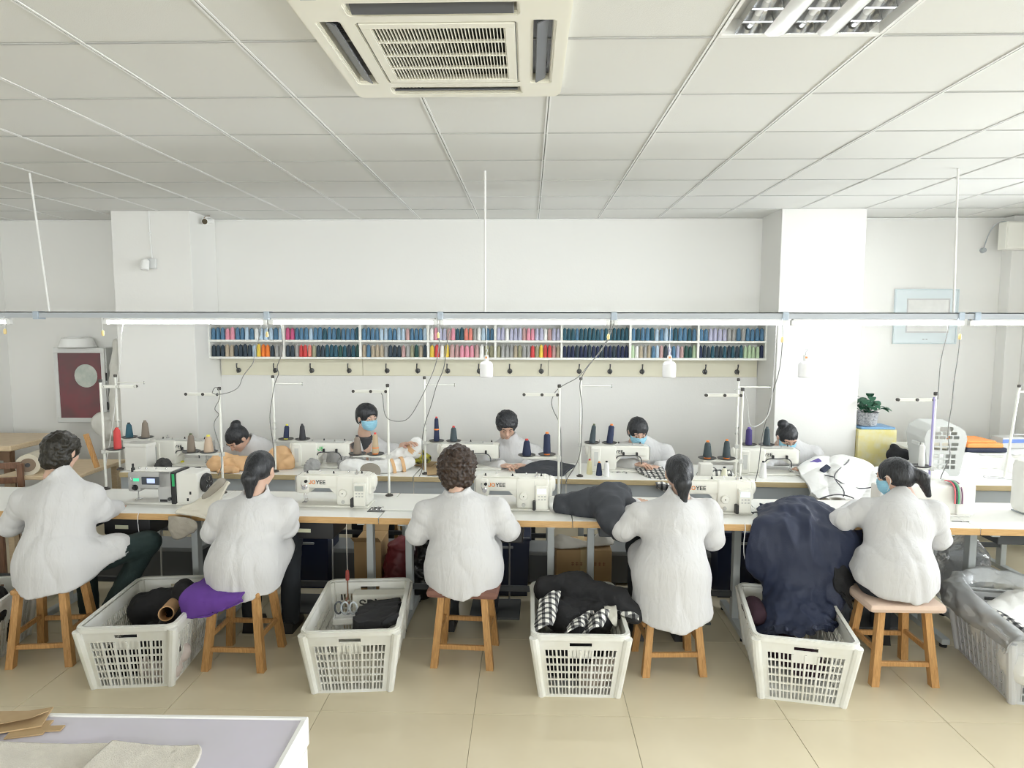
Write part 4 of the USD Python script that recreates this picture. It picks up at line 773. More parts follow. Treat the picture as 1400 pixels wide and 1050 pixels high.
    for s in (-1, 1): d = smin(d, cone(P, hj[s], kn[s], .104, .072), .03); d = smin(d, cone(P, kn[s], an[s]-[0, 0, .01], .070, .058), .03)
    v, f = snets(d, o, .014); n = vnormals(v, f); v = v+n*((meshkit.fbm(v*14, 3, seed+5)-.5)*.014)[:, None]; obj('trousers', (v, f), trousers, t, True)
    for s in (-1, 1):
        a = an[s]; obj('shoe', hull([(a[0]+x_, a[1]+y_, z_) for x_, y_, z_ in ((-.035, -.07, 0), (.035, -.07, 0), (-.03, -.06, .07), (.03, -.06, .07), (-.042, .10, 0), (.042, .10, 0), (-.03, .17, 0), (.03, .17, 0), (-.03, .04, .075), (.03, .04, .075), (-.03, .15, .035), (.03, .15, .035))]), SHOE, t)
    # --- the white coat
    q = np.array([hip, neck, *arms[-1], *arms[1]]); lo, hi = q.min(0)-.28, q.max(0)+.14; lo[2] = hem-.06; hi[2] = neck[2]+.10; hi[1] = max(hi[1], hip[1]+.38); P, o = grid(lo, hi, .0115)
    fl = np.array([1, 1.22, 1.0]); hb = np.array([hip[0], hip[1], hem-.12])
    def tor(a, b, ra, rb): return cone(P, a, b, ra, rb, fl)
    d = tor(hip, wa, .205*wide, .165*wide); d = smin(d, tor(wa, ch, .165*wide, .165*wide), .05); d = smin(d, tor(ch, neck-up*.085, .162*wide, .105), .06)
    d = smin(d, tor(hip+[0, -.01, .03], hb, .205*wide, (.235+gown)*wide), .05)
    for s in (-1, 1):
        a, b, c = arms[s]; d = smin(d, cone(P, neck-up*.045, a, .060, .060), .05); d = smin(d, cone(P, neck-up*.13, a+[-s*.025, 0, -.05], .118, .078), .06); d = smin(d, cone(P, hj[s], hj[s]+(kn[s]-hj[s])*.55, .132*wide, .112), .05)
    for s in (-1, 1):
        a, b, c = arms[s]; e = b if s in bare else b+(c-b)*.94; ds = smin(cone(P, a, b, .064, .066), cone(P, b, e if s not in bare else b+(c-b)*.15, .069, .052 if s not in bare else .066), .025); d = smin(d, ds, .03)
    ax = (head+Rh @ np.array([0, -.05, -.11]))-neck; ax /= np.linalg.norm(ax)
    col = np.maximum(cone(P, neck-up*.03, neck+ax*.062, .090, .077), ((P-(neck+ax*.062)) @ ax.astype(np.float32)))
    d = smin(d, col, .016)
    inn = cone(P, neck-up*.02, neck+ax*.09, .060, .060); d = smax(d, -inn, .006)
    fwd = np.array([0, 1., 0])
    if inner is not None:
        w_ = P-(neck-up*.17+fwd*.05).astype(np.float32); v_ = np.abs(w_[..., 0])-.30*(w_ @ up.astype(np.float32)); d = smax(d, -np.maximum(v_, .02-w_[..., 1]), .006)
    d = smax(d, (hem+.05*np.clip(np.abs(P[..., 0]-hip[0])/.22, 0, 1.3)**2+.12*np.clip((P[..., 1]-hip[1])/.2, 0, 1.2)+.008*np.sin(P[..., 0]*31+seed)-P[..., 2]), .008)
    v, f = snets(d, o, .0115); n = vnormals(v, f)
    rid = lambda q: 1-2*np.abs(2*q-1)
    arm_w = np.zeros(len(v)); el_w = np.zeros(len(v))
    for s in (-1, 1):
        a, b, c = arms[s]; da = np.minimum(cone(v, a, b, .08, .07), cone(v, b, c, .07, .05)); arm_w = np.maximum(arm_w, np.clip(1-da/.03, 0, 1)); el_w = np.maximum(el_w, np.clip(1-np.linalg.norm(v-b, axis=1)/.14, 0, 1)); el_w = np.maximum(el_w, np.clip(1-np.linalg.norm(v-(a+[-s*.03, 0, -.07]), axis=1)/.13, 0, 1))
    wst = np.clip(1-np.abs((v-wa) @ up)/.16, 0, 1)*(1-arm_w); low = np.clip((hip[2]+.05-v[:, 2])/.15, 0, 1)
    wv = lambda ph: 1-np.abs(np.sin(ph))**.8*1.6                                # rounded folds with sharp valleys
    w1, w2 = meshkit.fbm(v*np.array([3.2, 3.2, 2.0]), 2, seed)*9, meshkit.fbm(v*np.array([5, 5, 3]), 2, seed+7)*8
    hgt = np.clip((v[:, 2]-hem)/(neck[2]-hem), 0, 1); bk = (1-arm_w)
    k = -.0068*bk*(.35+.65*meshkit.noise(v*3.1, seed+9))*wv(17*v[:, 0]+5*v[:, 2]*np.sign(v[:, 0]-hip[0])+w1)*(.45+.8*(1-hgt))-.0105*wst*wv(24*v[:, 2]+7*np.abs(v[:, 0]-hip[0])+w2)*meshkit.noise(v*4.3, seed+12)
    for s in (-1, 1):
        a, b, c = arms[s]; ta = ((v-a) @ ((b-a)/np.linalg.norm(b-a))); k = k-.0080*arm_w*((v[:, 0]-neck[0])*s > 0)*wv(34*ta+w2*1.2+9*v[:, 1])*(.3+.7*el_w)
    ctr = np.abs(v[:, 0]-(neck[0]+(hip[0]-neck[0])*np.clip((neck[2]-v[:, 2])/(neck[2]-hip[2]), 0, 1))); back = n[:, 1] < -.3
    for dx in (.0, .115): k = k-.0022*np.exp(-((ctr-dx)/.006)**2)*back*(v[:, 2] < neck[2]-(.03 if dx == 0 else .16))
    v = v+n*k[:, None]
    ct = obj('coat', (v, f), COAT, t, True)
    if inner is not None: 
        G2, o2 = grid(neck-.22, neck+.12, .012); dd = np.maximum(smin(cone(G2, ch, neck-up*.06, .145, .092), cone(G2, neck-up*.08, neck+ax*.06, .080, .066), .02), (G2-(neck+ax*.055)) @ ax.astype(np.float32)); obj('inner_top', snets(dd, o2, .012), inner, t, True)
        for s in (-1, 1): obj('lapel', sheet([[neck+ax*.02+[s*.070, .02, .0], neck+ax*.01+[s*.095, .0, -.01]], [neck-up*.06+[s*.060, .105, .0], neck-up*.05+[s*.115, .085, -.01]], [neck-up*.17+[s*.006, .150, .0], neck-up*.14+[s*.055, .150, 0]]], 12, 8, .004), COAT, ct)
    return t
V = lambda *a: np.array(a, float)
person('worker in white coat with short dark brown hair at the green-striped machine', (-2.87, 3.70), 0,
    dict(hip=(-2.83, 3.71, .57), neck=(-2.832, 3.8, 1.059), head=(-2.878, 3.87, 1.212), shL=(-3.07, 3.78, 0.94), shR=(-2.665, 3.8, 0.965), elL=(-3.18, 3.8, 0.768), elR=(-2.648, 3.86, 0.847), wrL=(-3.202, 4.1, 0.762), wrR=(-2.722, 4.12, 0.79)), (-.10, .25), 'wave', HOLV, hem=.43, trousers=TROUG, seed=11, wide=1.06,
    legs={1: ((-2.45, 4.00, .60), (-2.74, 3.96, .10)), -1: ((-2.95, 4.10, .58), (-2.95, 4.12, .10))}, gown=.02)
person('worker in white coat with a low black ponytail beside the purple cloth', (-1.70, 3.69), 0,
    dict(hip=(-1.69, 3.70, .57), neck=(-1.65, 3.82, 0.95), head=(-1.643, 3.87, 1.111), shL=(-1.869, 3.8, 0.868), shR=(-1.472, 3.82, 0.879), elL=(-1.92, 3.8, 0.739), elR=(-1.491, 3.86, 0.756), wrL=(-1.939, 4.1, 0.784), wrR=(-1.621, 4.12, 0.82)), (-.12, .28), 'pony', HBLK, hem=.405, seed=23, wide=.98)
person('worker in white coat with curly brown hair on the brown covered stool', (-.375, 3.76), 0,
    dict(hip=(-.385, 3.76, .57), neck=(-0.424, 3.84, 0.969), head=(-0.438, 3.9, 1.132), shL=(-0.626, 3.82, 0.873), shR=(-0.187, 3.82, 0.895), elL=(-0.673, 3.82, 0.736), elR=(-0.121, 3.84, 0.758), wrL=(-0.582, 4.1, 0.762), wrR=(-0.259, 4.12, 0.798)), (.05, .30), 'curl', HBRN, hem=.425, seed=37, wide=1.04)
person('worker in long white coat with sleek black ponytail, one hand on dark fabric', (.83, 3.66), 0,
    dict(hip=(.835, 3.67, .57), neck=(0.874, 3.8, 0.96), head=(0.906, 3.86, 1.106), shL=(0.66, 3.78, 0.884), shR=(1.07, 3.8, 0.904), elL=(0.573, 3.8, 0.778), elR=(1.107, 3.82, 0.723), wrL=(0.673, 4.02, 0.869), wrR=(1.196, 4.08, 0.809)), (-.05, .26), 'pony', HBLK, hem=.29, seed=41, wide=.98, gown=.035)
person('worker in white coat with side ponytail turned left on the pink padded stool', (2.095, 3.645), 0,
    dict(hip=(2.11, 3.66, .57), neck=(2.187, 3.8, 0.972), head=(2.199, 3.88, 1.093), shL=(2.038, 3.86, 0.9), shR=(2.361, 3.74, 0.92), elL=(1.905, 3.9, 0.81), elR=(2.426, 3.8, 0.744), wrL=(2.11, 4.12, 0.844), wrR=(2.491, 4.06, 0.818)), (.55, .30), 'sidepony', HBLK, hem=.475, seed=53, wide=1.0, mask=True)
person('leftmost rear worker bent far over peach cloth, hair in a bun', (-2.42, 5.85), PI,
    dict(hip=(-2.42, 5.86, .57), neck=(-2.474, 5.66, 0.939), head=(-2.552, 5.53, 1.002), shL=(-2.355, 5.7, 0.826), shR=(-2.678, 5.62, 0.853), elL=(-2.308, 5.6, 0.628), elR=(-2.696, 5.52, 0.69), wrL=(-2.371, 5.4, 0.676), wrR=(-2.554, 5.38, 0.66)), (-.45, .85), 'bun', HBLK, hem=.40, seed=61)
person('rear worker with short black hair and blue mask looking sideways', (-1.37, 5.95), PI,
    dict(hip=(-1.38, 5.95, .57), neck=(-1.474, 5.72, 0.948), head=(-1.434, 5.66, 1.176), shL=(-1.203, 5.72, 0.863), shR=(-1.741, 5.72, 0.859), elL=(-1.227, 5.58, 0.793), elR=(-1.749, 5.58, 0.671), wrL=(-1.056, 5.44, 0.976), wrR=(-1.37, 5.32, 0.722)), (.80, .14), 'short', HBLK, mask=True, hem=.40, seed=67, inner=INNER, bare=(-1,))
person('rear worker with wavy black hair and no mask looking down', (-.13, 5.9), PI,
    dict(hip=(-.13, 5.92, .57), neck=(-0.162, 5.72, 0.963), head=(-0.191, 5.6, 1.121), shL=(0.055, 5.72, 0.865), shR=(-0.384, 5.7, 0.866), elL=(0.125, 5.6, 0.713), elR=(-0.421, 5.58, 0.733), wrL=(-0.029, 5.44, 0.806), wrR=(-0.228, 5.42, 0.809)), (.10, .60), 'wave', HBLK, hem=.40, seed=71)
person('rear worker with black bob and mask sewing checked cloth', (1.05, 5.9), PI,
    dict(hip=(1.06, 5.92, .57), neck=(1.011, 5.72, 0.964), head=(0.949, 5.59, 1.077), shL=(1.22, 5.72, 0.879), shR=(0.802, 5.7, 0.894), elL=(1.268, 5.6, 0.754), elR=(0.703, 5.56, 0.759), wrL=(1.098, 5.42, 0.806), wrR=(0.897, 5.4, 0.834)), (.08, .48), 'bob', HBLK, mask=True, hem=.40, seed=73)
person('rear worker with high side bun and mask beside white quilted jacket', (2.33, 5.9), PI,
    dict(hip=(2.33, 5.92, .57), neck=(2.333, 5.72, 0.953), head=(2.23, 5.58, 1.036), shL=(2.535, 5.72, 0.869), shR=(2.117, 5.7, 0.857), elL=(2.53, 5.58, 0.736), elR=(2.024, 5.55, 0.72), wrL=(2.331, 5.44, 0.798), wrR=(2.17, 5.4, 0.769)), (.05, .62), 'sidebun', HBLK, mask=True, hem=.40, seed=79)
for x, y, w in ((-2.42, 5.86, 'the bent leftmost rear worker'), (-1.38, 5.95, 'the short-haired masked rear worker'), (-.13, 5.92, 'the wavy-haired rear worker'), (1.06, 5.92, 'the rear worker with checked cloth'), (2.33, 5.92, 'the rear worker with the side bun')):
    stool(x, y, 'wooden stool under '+w, .0)
# ================================================================== GARMENTS AND CLOTHS
def cloth(name, col, rough=.85, bump=(180, .0012), var=None, **k): return M('cloth_'+name, col, rough, bump=bump, var=var, **k)
NAVY, BLKC, CHAR, PLUM = cloth('navy', (.014, .021, .052), .6), cloth('black', (.012, .012, .014)), cloth('charcoal', (.038, .042, .052), .7), cloth('plum', (.035, .012, .022))
PEACH, CREAMC, GREYC, PURP, WHT_C = cloth('peach', (.74, .47, .25)), cloth('cream', (.70, .66, .56)), cloth('taupe', (.34, .31, .26)), cloth('purple', (.13, .045, .30)), cloth('white', (.80, .80, .78))
PLAID = usdkit.material(stage, '/World/Looks/cloth_plaid', {'t': ('texture_coordinate', {}), 's': ('separate_xyz', {}), **{f'{a}{k}': ('math', {'math_type': op, 'value2': v}) for a in 'ab' for k, op, v in (('m', 'multiply', 26.0), ('f', 'fraction', 0), ('l', 'less_than', .45))},
    'x': ('math', {'math_type': 'add'}), 'r': ('rgb_ramp', {'ramp': [(0, (.78, .77, .72)), (.4, (.20, .20, .20)), (.6, (.12, .12, .12)), (1, (.015, .015, .017))]}), 'h': ('math', {'math_type': 'multiply', 'value2': .5}), 'p': ('principled_bsdf', {'roughness': .85})},
    [('t.object', 's.vector'), ('s.x', 'am.value1'), ('am.value', 'af.value1'), ('af.value', 'al.value1'), ('s.y', 'bm.value1'), ('bm.value', 'bf.value1'), ('bf.value', 'bl.value1'), ('al.value', 'x.value1'), ('bl.value', 'x.value2'), ('x.value', 'h.value1'), ('h.value', 'r.fac'), ('r.color', 'p.base_color')], surface='p.BSDF')
def blob(cones, h=.012, k=.03, amp=.015, freq=(9, 9, 9), seed=0, floor=None, sc=None):
    """a soft crumpled thing: smooth union of tapered limbs (a, b, ra, rb), folded"""
    p = np.array([q for c in cones for q in c[:2]], float); r = max(max(c[2:4]) for c in cones)+.03; P, o = grid(p.min(0)-r, p.max(0)+r, h); d = None
    for c in cones: e = cone(P, *c[:4], sc); d = e if d is None else smin(d, e, k)
    if floor is not None: d = smax(d, floor-P[..., 2], .01)
    v, f = snets(d, o, h); n = vnormals(v, f); q = meshkit.fbm(v*np.asarray(freq, float), 3, seed); v = v+n*((1-2*np.abs(2*q-1))*amp)[:, None]
    if floor is not None: v[:, 2] = np.maximum(v[:, 2], floor)
    return v, f
# navy cloth from the table into the crate
nv = thing('navy_cloth', 'long navy cloth sliding off the table into the white crate', 'cloth', (0, 0, 0))
obj('cloth', sheet([[(1.554, 4.28, 0.799), (1.683, 4.3, 0.809), (1.843, 4.28, 0.836), (1.987, 4.22, 0.785), (2.116, 4.16, 0.746)], [(1.458, 4.06, 0.803), (1.589, 4.06, 0.857), (1.757, 4.08, 0.881), (1.917, 4.02, 0.815), (2.071, 3.98, 0.763)], [(1.382, 3.9, 0.763), (1.494, 3.84, 0.811), (1.651, 3.82, 0.818), (1.835, 3.82, 0.767), (2.003, 3.84, 0.717)], [(1.341, 3.9, 0.532), (1.47, 3.82, 0.564), (1.636, 3.76, 0.589), (1.807, 3.76, 0.591), (1.974, 3.82, 0.57)],
    [(1.454, 3.88, 0.412), (1.513, 3.76, 0.439), (1.625, 3.72, 0.444), (1.769, 3.72, 0.446), (1.921, 3.8, 0.396)], [(1.383, 3.74, 0.266), (1.455, 3.62, 0.324), (1.563, 3.58, 0.34), (1.677, 3.58, 0.341), (1.764, 3.66, 0.331)], [(1.342, 3.62, 0.23), (1.419, 3.5, 0.282), (1.522, 3.46, 0.303), (1.642, 3.48, 0.304), (1.719, 3.54, 0.292)]], 110, 80, .022, .030, (8, 8, 2.6), 5), NAVY, nv, True)
obj('hanging_corner', sheet([[(1.798, 3.74, 0.585), (1.871, 3.76, 0.591), (1.963, 3.8, 0.586)], [(1.792, 3.7, 0.49), (1.852, 3.72, 0.483), (1.924, 3.76, 0.467)], [(1.815, 3.69, 0.442), (1.864, 3.7, 0.394), (1.902, 3.72, 0.337)]], 24, 16, .014, .010, (10, 10, 10), 8), BLKC, nv, True)
obj('folded_layer', sheet([[(1.618, 4, 0.813), (1.75, 4.06, 0.868), (1.88, 4.04, 0.827)], [(1.604, 3.86, 0.787), (1.71, 3.92, 0.834), (1.8, 3.88, 0.801)], [(1.644, 3.79, 0.699), (1.707, 3.82, 0.734), (1.785, 3.8, 0.71)]], 30, 24, .016, .008, (12, 12, 12), 9), CHAR, nv, True)
top('plum_cloth', blob([((1.354, 3.8, 0.311), (1.342, 3.7, 0.298), .052, .05), ((1.48, 3.75, .12), (1.56, 3.50, .12), .08, .08)], .014, .04, .014, seed=3), PLUM, 'dark plum cloth bunched in the crate beside the navy cloth', 'cloth', smooth=True)
# charcoal jacket on the front table under the fourth worker's hand
top('charcoal_jacket', blob([((0.228, 4.16, 0.826), (0.368, 4.12, 0.838), .055, .072), ((0.368, 4.12, 0.838), (0.505, 4.08, 0.87), .072, .085), ((0.507, 4.1, 0.893), (0.585, 4.12, 0.908), .075, .06), ((0.504, 4, 0.873), (0.515, 3.86, 0.813), .09, .055), ((0.515, 3.86, 0.813), (0.541, 3.82, 0.753), .055, .04), ((0.577, 4.06, 0.857), (0.639, 3.98, 0.871), .07, .04)], .012, .06, .026, (6, 6, 6), 12), CHAR, 'charcoal jacket heaped on the front table under the hand of a worker', 'jacket', smooth=True)
# cream garment of the second front worker: on the table and over the edge
cg = thing('cream_garment', 'cream garment with taupe lining hanging over the table edge by the green-striped machine', 'garment', (0, 0, 0))
obj('outer_cloth', sheet([[(-2.257, 3.99, 0.794), (-2.143, 3.97, 0.787), (-1.977, 3.92, 0.77)], [(-2.259, 4.1, 0.81), (-2.151, 4.08, 0.807), (-1.996, 4, 0.803)], [(-2.197, 4.2, 0.833), (-2.121, 4.18, 0.859), (-2.013, 4.1, 0.871)], [(-2.129, 4.24, 0.913), (-2.077, 4.24, 0.954), (-1.989, 4.18, 0.949)]], 40, 30, .012, .012, (9, 9, 9), 21), CREAMC, cg, True)
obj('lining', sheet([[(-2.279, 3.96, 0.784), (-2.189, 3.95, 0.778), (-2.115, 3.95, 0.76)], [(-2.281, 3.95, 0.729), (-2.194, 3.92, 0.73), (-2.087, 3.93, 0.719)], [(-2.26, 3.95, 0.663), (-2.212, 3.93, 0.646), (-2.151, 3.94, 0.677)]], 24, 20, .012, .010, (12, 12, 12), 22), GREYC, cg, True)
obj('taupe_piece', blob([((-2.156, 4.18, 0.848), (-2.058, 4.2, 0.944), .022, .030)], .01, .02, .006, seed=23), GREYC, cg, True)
# peach cloth on the rear table
top('peach_cloth', blob([((-2.601, 5.32, 0.813), (-2.448, 5.34, 0.785), .085, .085), ((-2.497, 5.2, 0.754), (-2.375, 5.2, 0.724), .07, .05), ((-2.436, 5.34, 0.785), (-2.282, 5.3, 0.745), .075, .05), ((-2.193, 5.36, 0.782), (-2.119, 5.4, 0.85), .05, .085), ((-2.119, 5.4, 0.85), (-2.054, 5.36, 0.821), .085, .06)], .012, .03, .030, (10, 10, 10), 31, floor=.782), PEACH, 'peach orange cloth under the hands of the bent leftmost rear worker', 'cloth', smooth=True)
# white garment with peach stripes
wg = thing('striped_garment', 'white garment with peach stripes and grey opening on the rear table', 'garment', (0, 0, 0))
obj('sleeve_cloth', blob([((-1.489, 5.22, 0.819), (-1.428, 5.22, 0.819), .066, .070), ((-1.409, 5.24, 0.815), (-1.17, 5.26, 0.806), .055, .062), ((-1.17, 5.26, 0.806), (-1.001, 5.34, 0.846), .062, .040), ((-1.2, 5.4, 0.857), (-0.981, 5.44, 0.926), .050, .062), ((-0.981, 5.44, 0.926), (-0.961, 5.44, 0.99), .060, .050)], .011, .02, .011, (12, 12, 12), 41, floor=.782), WHT_C, wg, True)
obj('opening', put(B().lathe([(0, -.004), (.055, -.004), (.070, 0), (.055, .006), (0, .006)], 24, np.diag([1.25, .55, 1.]) @ Rx(1.2)), None, (-1.293, 5.165, 0.808)), GREYC, wg)
for a, c, r_ in (((-1.142, 5.27, 0.81), (-1.119, 5.28, 0.814), .078), ((-1.07, 5.31, 0.827), (-1.047, 5.32, 0.831), .070), ((-1, 5.44, 0.92), (-0.974, 5.44, 0.952), .076)): obj('stripe', tube([a, c], r_, 22), PEACH, wg)
# dark grey garment piece lying on the rear table
top('grey_garment_piece', sheet([[(-0.113, 5.28, 0.791), (-0.027, 5.12, 0.786), (0.132, 5.12, 0.77), (0.268, 5.14, 0.778)], [(-0.04, 5.34, 0.815), (0.045, 5.28, 0.805), (0.177, 5.24, 0.802), (0.319, 5.2, 0.813)], [(0.077, 5.42, 0.836), (0.158, 5.42, 0.85), (0.268, 5.4, 0.842), (0.386, 5.32, 0.835)]], 40, 40, .012, .012, (8, 8, 8), 51), CHAR, 'flat dark grey garment piece on the rear table beside the middle front thread stand', 'garment piece', smooth=True)
# black and yellow cloth, paper pattern
top('yellow_edged_cloth', blob([((-0.954, 5.5, 0.889), (-0.871, 5.46, 0.859), .045, .030), ((-0.96, 5.46, 0.846), (-0.865, 5.42, 0.849), .03, .02)], .009, .02, .010, seed=55, floor=.782), M('cloth_black_yellow', (.015, .014, .02), .8, var=(22, (.60, .55, .05))), 'small black cloth with yellow edging on the rear table', 'cloth', smooth=True)
pp = thing('paper_pattern', 'brown card pattern pieces on the rear table behind the curly-haired front worker', 'paper', (0, 0, 0)); KRAFT = M('kraft_card', (.44, .30, .15), .75, var=(6, (.38, .26, .13)))
for i, (a, rz_) in enumerate((((-0.837, 5.397, 0.784), .4), ((-0.897, 5.533, 0.792), -.2), ((-0.76, 5.21, 0.79), .15))): obj('card', put(box(-.075, .075, -.10, .10, 0, .003), Rz(rz_), (a[0], a[1]+.02, .7825+.004*i)), KRAFT, pp)
# checked cloth of the fourth rear worker
top('checked_cloth', sheet([[(0.888, 5.34, 0.81), (0.989, 5.36, 0.806), (1.127, 5.38, 0.815)], [(0.928, 5.22, 0.788), (1.017, 5.22, 0.789), (1.118, 5.22, 0.79)], [(0.985, 5.08, 0.774), (1.039, 5.06, 0.768), (1.112, 5.05, 0.759)], [(1.006, 5.035, 0.727), (1.052, 5.03, 0.705), (1.105, 5.035, 0.692)]], 40, 30, .008, .012, (11, 11, 11), 61), PLAID, 'black and white checked cloth under the needle of the fourth rear machine', 'cloth', smooth=True)
top('checked_strap', tube(spline([(0.701, 5.4, 0.789), (0.725, 5.3, 0.774), (0.779, 5.34, 0.784), (0.813, 5.24, 0.771), (0.844, 5.14, 0.765)], 30), .016, 8, True, .35), PLAID, 'crumpled checked strap on the rear table beside three thread cones', 'strap')
top('checked_heap', blob([((1.48, 5.2, 0.785), (1.615, 5.18, 0.779), .05, .05), ((1.409, 5.2, 0.773), (1.493, 5.25, 0.798), .04, .04)], .01, .02, .014, (14, 14, 14), 63, floor=.782), PLAID, 'heap of checked scraps on the rear table by the sleek ponytail', 'cloth', smooth=True)
# white quilted jacket between the rows
qj = thing('quilted_jacket', 'bulky white quilted jacket slumped from rear table to front table', 'jacket', (0, 0, 0))
Q_ = [[(2.212, 5.3, 0.816), (2.384, 5.4, 0.857), (2.568, 5.46, 0.883), (2.735, 5.4, 0.86), (2.864, 5.3, 0.834)], [(2.179, 5.16, 0.8), (2.322, 5.2, 0.84), (2.491, 5.24, 0.868), (2.638, 5.18, 0.847), (2.782, 5.1, 0.819)], [(2.143, 4.96, 0.755), (2.262, 4.98, 0.786), (2.413, 5.02, 0.823), (2.553, 4.96, 0.793), (2.698, 4.92, 0.793)], [(2.095, 4.72, 0.739), (2.199, 4.74, 0.757), (2.324, 4.78, 0.769), (2.455, 4.74, 0.759), (2.583, 4.72, 0.754)], [(2.071, 4.58, 0.739), (2.148, 4.58, 0.756), (2.24, 4.58, 0.757), (2.364, 4.58, 0.747), (2.488, 4.58, 0.749)]]
def quilt(S):
    m, n = S.shape[:2]; u, w = np.meshgrid(np.linspace(0, 1, m), np.linspace(0, 1, n), indexing='ij'); q = np.abs(np.sin(PI*(2.1*w+.5*u)))**.45*np.abs(np.sin(PI*(2.6*u+.35*w+.25)))**.45
    a, b_ = np.gradient(S, axis=0), np.gradient(S, axis=1); N = np.cross(a, b_); N /= np.linalg.norm(N, axis=-1, keepdims=True); N *= np.sign(N[..., 2:3]+1e-9); return S+N*(.034*q)[..., None]
obj('quilted_cloth', sheet(Q_, 80, 80, .03, .010, (7, 7, 7), 71, post=quilt), WHT_C, qj, True)
for a, rz_, c in (((2.346, 5.1, 0.869), .55, NAVY), ((2.349, 5.28, 0.883), .2, M('tab_violet', (.12, .09, .32), .8))): obj('tab', put(B().rbx(-.045, .045, -.022, .022, -.012, .012, c=.008).get(), Rz(rz_) @ Ry(-.35) @ Rx(.5), np.array(a)+[0, 0, .0]), c, qj)
for pl_ in ([(2.634, 5.32, 0.889), (2.46, 5.1, 0.864), (2.332, 4.92, 0.835), (2.293, 4.74, 0.812), (2.23, 4.56, 0.784)], [(2.268, 5.18, 0.82), (2.305, 5.08, 0.82), (2.332, 4.92, 0.835)], [(2.325, 4.88, 0.828), (2.414, 4.8, 0.787), (2.527, 4.76, 0.798)], [(2.066, 4.56, 0.761), (2.193, 4.56, 0.794), (2.302, 4.56, 0.768)]): obj('seam_cord', tube(spline(pl_, 30)+np.array([0, -.01, .012]), .0045, 6), cloth('seam_dark', (.12, .12, .13)), qj)
# purple cloth on the second stool
top('purple_cloth', sheet([[(-1.94, 3.86, .475), (-1.80, 3.86, .478), (-1.62, 3.84, .475)], [(-1.95, 3.66, .480), (-1.80, 3.66, .482), (-1.60, 3.66, .480)], [(-1.975, 3.53, .47), (-1.82, 3.50, .47), (-1.62, 3.51, .47)], [(-1.985, 3.51, .41), (-1.86, 3.475, .385), (-1.62, 3.50, .445)], [(-1.96, 3.515, .37), (-1.87, 3.48, .345), (-1.64, 3.50, .430)]], 50, 40, .010, .010, (12, 12, 4), 81), PURP, 'purple cloth hanging from the seat of the second front stool', 'cloth', smooth=True)
# --- in the crates
top('dark_cloth', blob([((-2.36, 3.80, .24), (-2.15, 3.86, .25), .10, .11), ((-2.10, 3.66, .22), (-2.05, 3.45, .20), .08, .08), ((-2.30, 3.50, .10), (-2.2, 3.80, .10), .10, .10), ((-2.117, 3.8, 0.372), (-2.052, 3.76, 0.334), .05, .05)], .015, .05, .02, (8, 8, 8), 91), BLKC, 'black cloth heap under the cardboard tube in the crate', 'cloth', smooth=True)
top('pale_scraps', blob([((-2.10, 3.44, .08), (-2.02, 3.52, .12), .07, .06), ((-2.12, 3.46, .05), (-2.02, 3.44, .05), .05, .05)], .012, .03, .016, (14, 14, 14), 92, floor=.014), cloth('scraps_pinkwhite', (.62, .54, .50)), 'pale scraps behind the slots of the crate with the cardboard tube', 'fabric scraps', smooth=True)
ct_ = thing('cardboard_tube', 'brown cardboard tube lying on black cloth in the crate', 'tube', (0, 0, 0)); a_, b_ = np.array((-2.062, 3.5, 0.357)), np.array((-2.201, 3.86, 0.27)); d_ = (b_-a_)/np.linalg.norm(b_-a_); zz = np.cross(d_, [0, 0, 1.]); zz /= np.linalg.norm(zz); Rt = np.stack([zz, np.cross(d_, zz), d_], 1); L_ = np.linalg.norm(b_-a_)
obj('tube_wall', B().lathe([(.036, 0), (.042, 0), (.042, L_), (.036, L_), (.036, 0)], 28, Rt, a_), M('card_tube', (.52, .31, .15), .7), ct_)
top('dark_cloth', sheet([[(-0.97, 3.42, 0.329), (-0.831, 3.4, 0.332), (-0.718, 3.44, 0.357)], [(-0.986, 3.6, 0.312), (-0.857, 3.6, 0.323), (-0.75, 3.62, 0.333)], [(-0.972, 3.8, 0.275), (-0.886, 3.82, 0.277), (-0.778, 3.8, 0.297)]], 40, 30, .05, .016, (8, 8, 8), 93), BLKC, 'folded black cloth in the crate with the scissors', 'cloth', smooth=True)
bx_ = thing('lettered_box', 'white box with bold black letters and a red dot in the crate', 'box', (-.935, 3.905, .10), .07); obj('carton', B().rbx(-.16, .17, -.04, .05, 0, .225, c=.004), M('carton_white', (.74, .73, .66), .6), bx_)
obj('lettering', text_on('SP)', .055, (-.06, -.0405, .165), TXF), LBL, bx_); obj('red_dot', B().lathe([(0, 0), (.008, 0), (.008, .001), (0, .001)], 14, Rx(PI/2), (-.055, -.0405, .115)), M('dot_red', (.7, .03, .03), .5), bx_); obj('emblem', B().lathe([(.010, 0), (.016, 0), (.016, .001), (.010, .001)], 18, Rx(PI/2), (.125, -.0405, .19)), M('emblem_brown', (.30, .14, .06), .5), bx_)
top('pale_scraps', blob([((-1.05, 3.45, .07), (-.86, 3.48, .08), .07, .07), ((-.90, 3.55, .08), (-.82, 3.62, .08), .07, .06)], .014, .03, .016, (12, 12, 12), 94, floor=.014), cloth('scraps_cream', (.60, .57, .48)), 'cream scraps at the bottom of the crate with the scissors', 'fabric scraps', smooth=True)
tr = thing('thread_tray', 'small white tray holding scissors in the crate', 'tray', np.array((-1.043, 3.62, 0.302)), .15); obj('tray_wall', B().box(-.09, .09, -.05, .05, -.03, -.026).box(-.09, .09, -.05, -.046, -.03, .005).box(-.09, .09, .046, .05, -.03, .005).box(-.09, -.086, -.05, .05, -.03, .005).box(.086, .09, -.05, .05, -.03, .005), WHITE, tr)
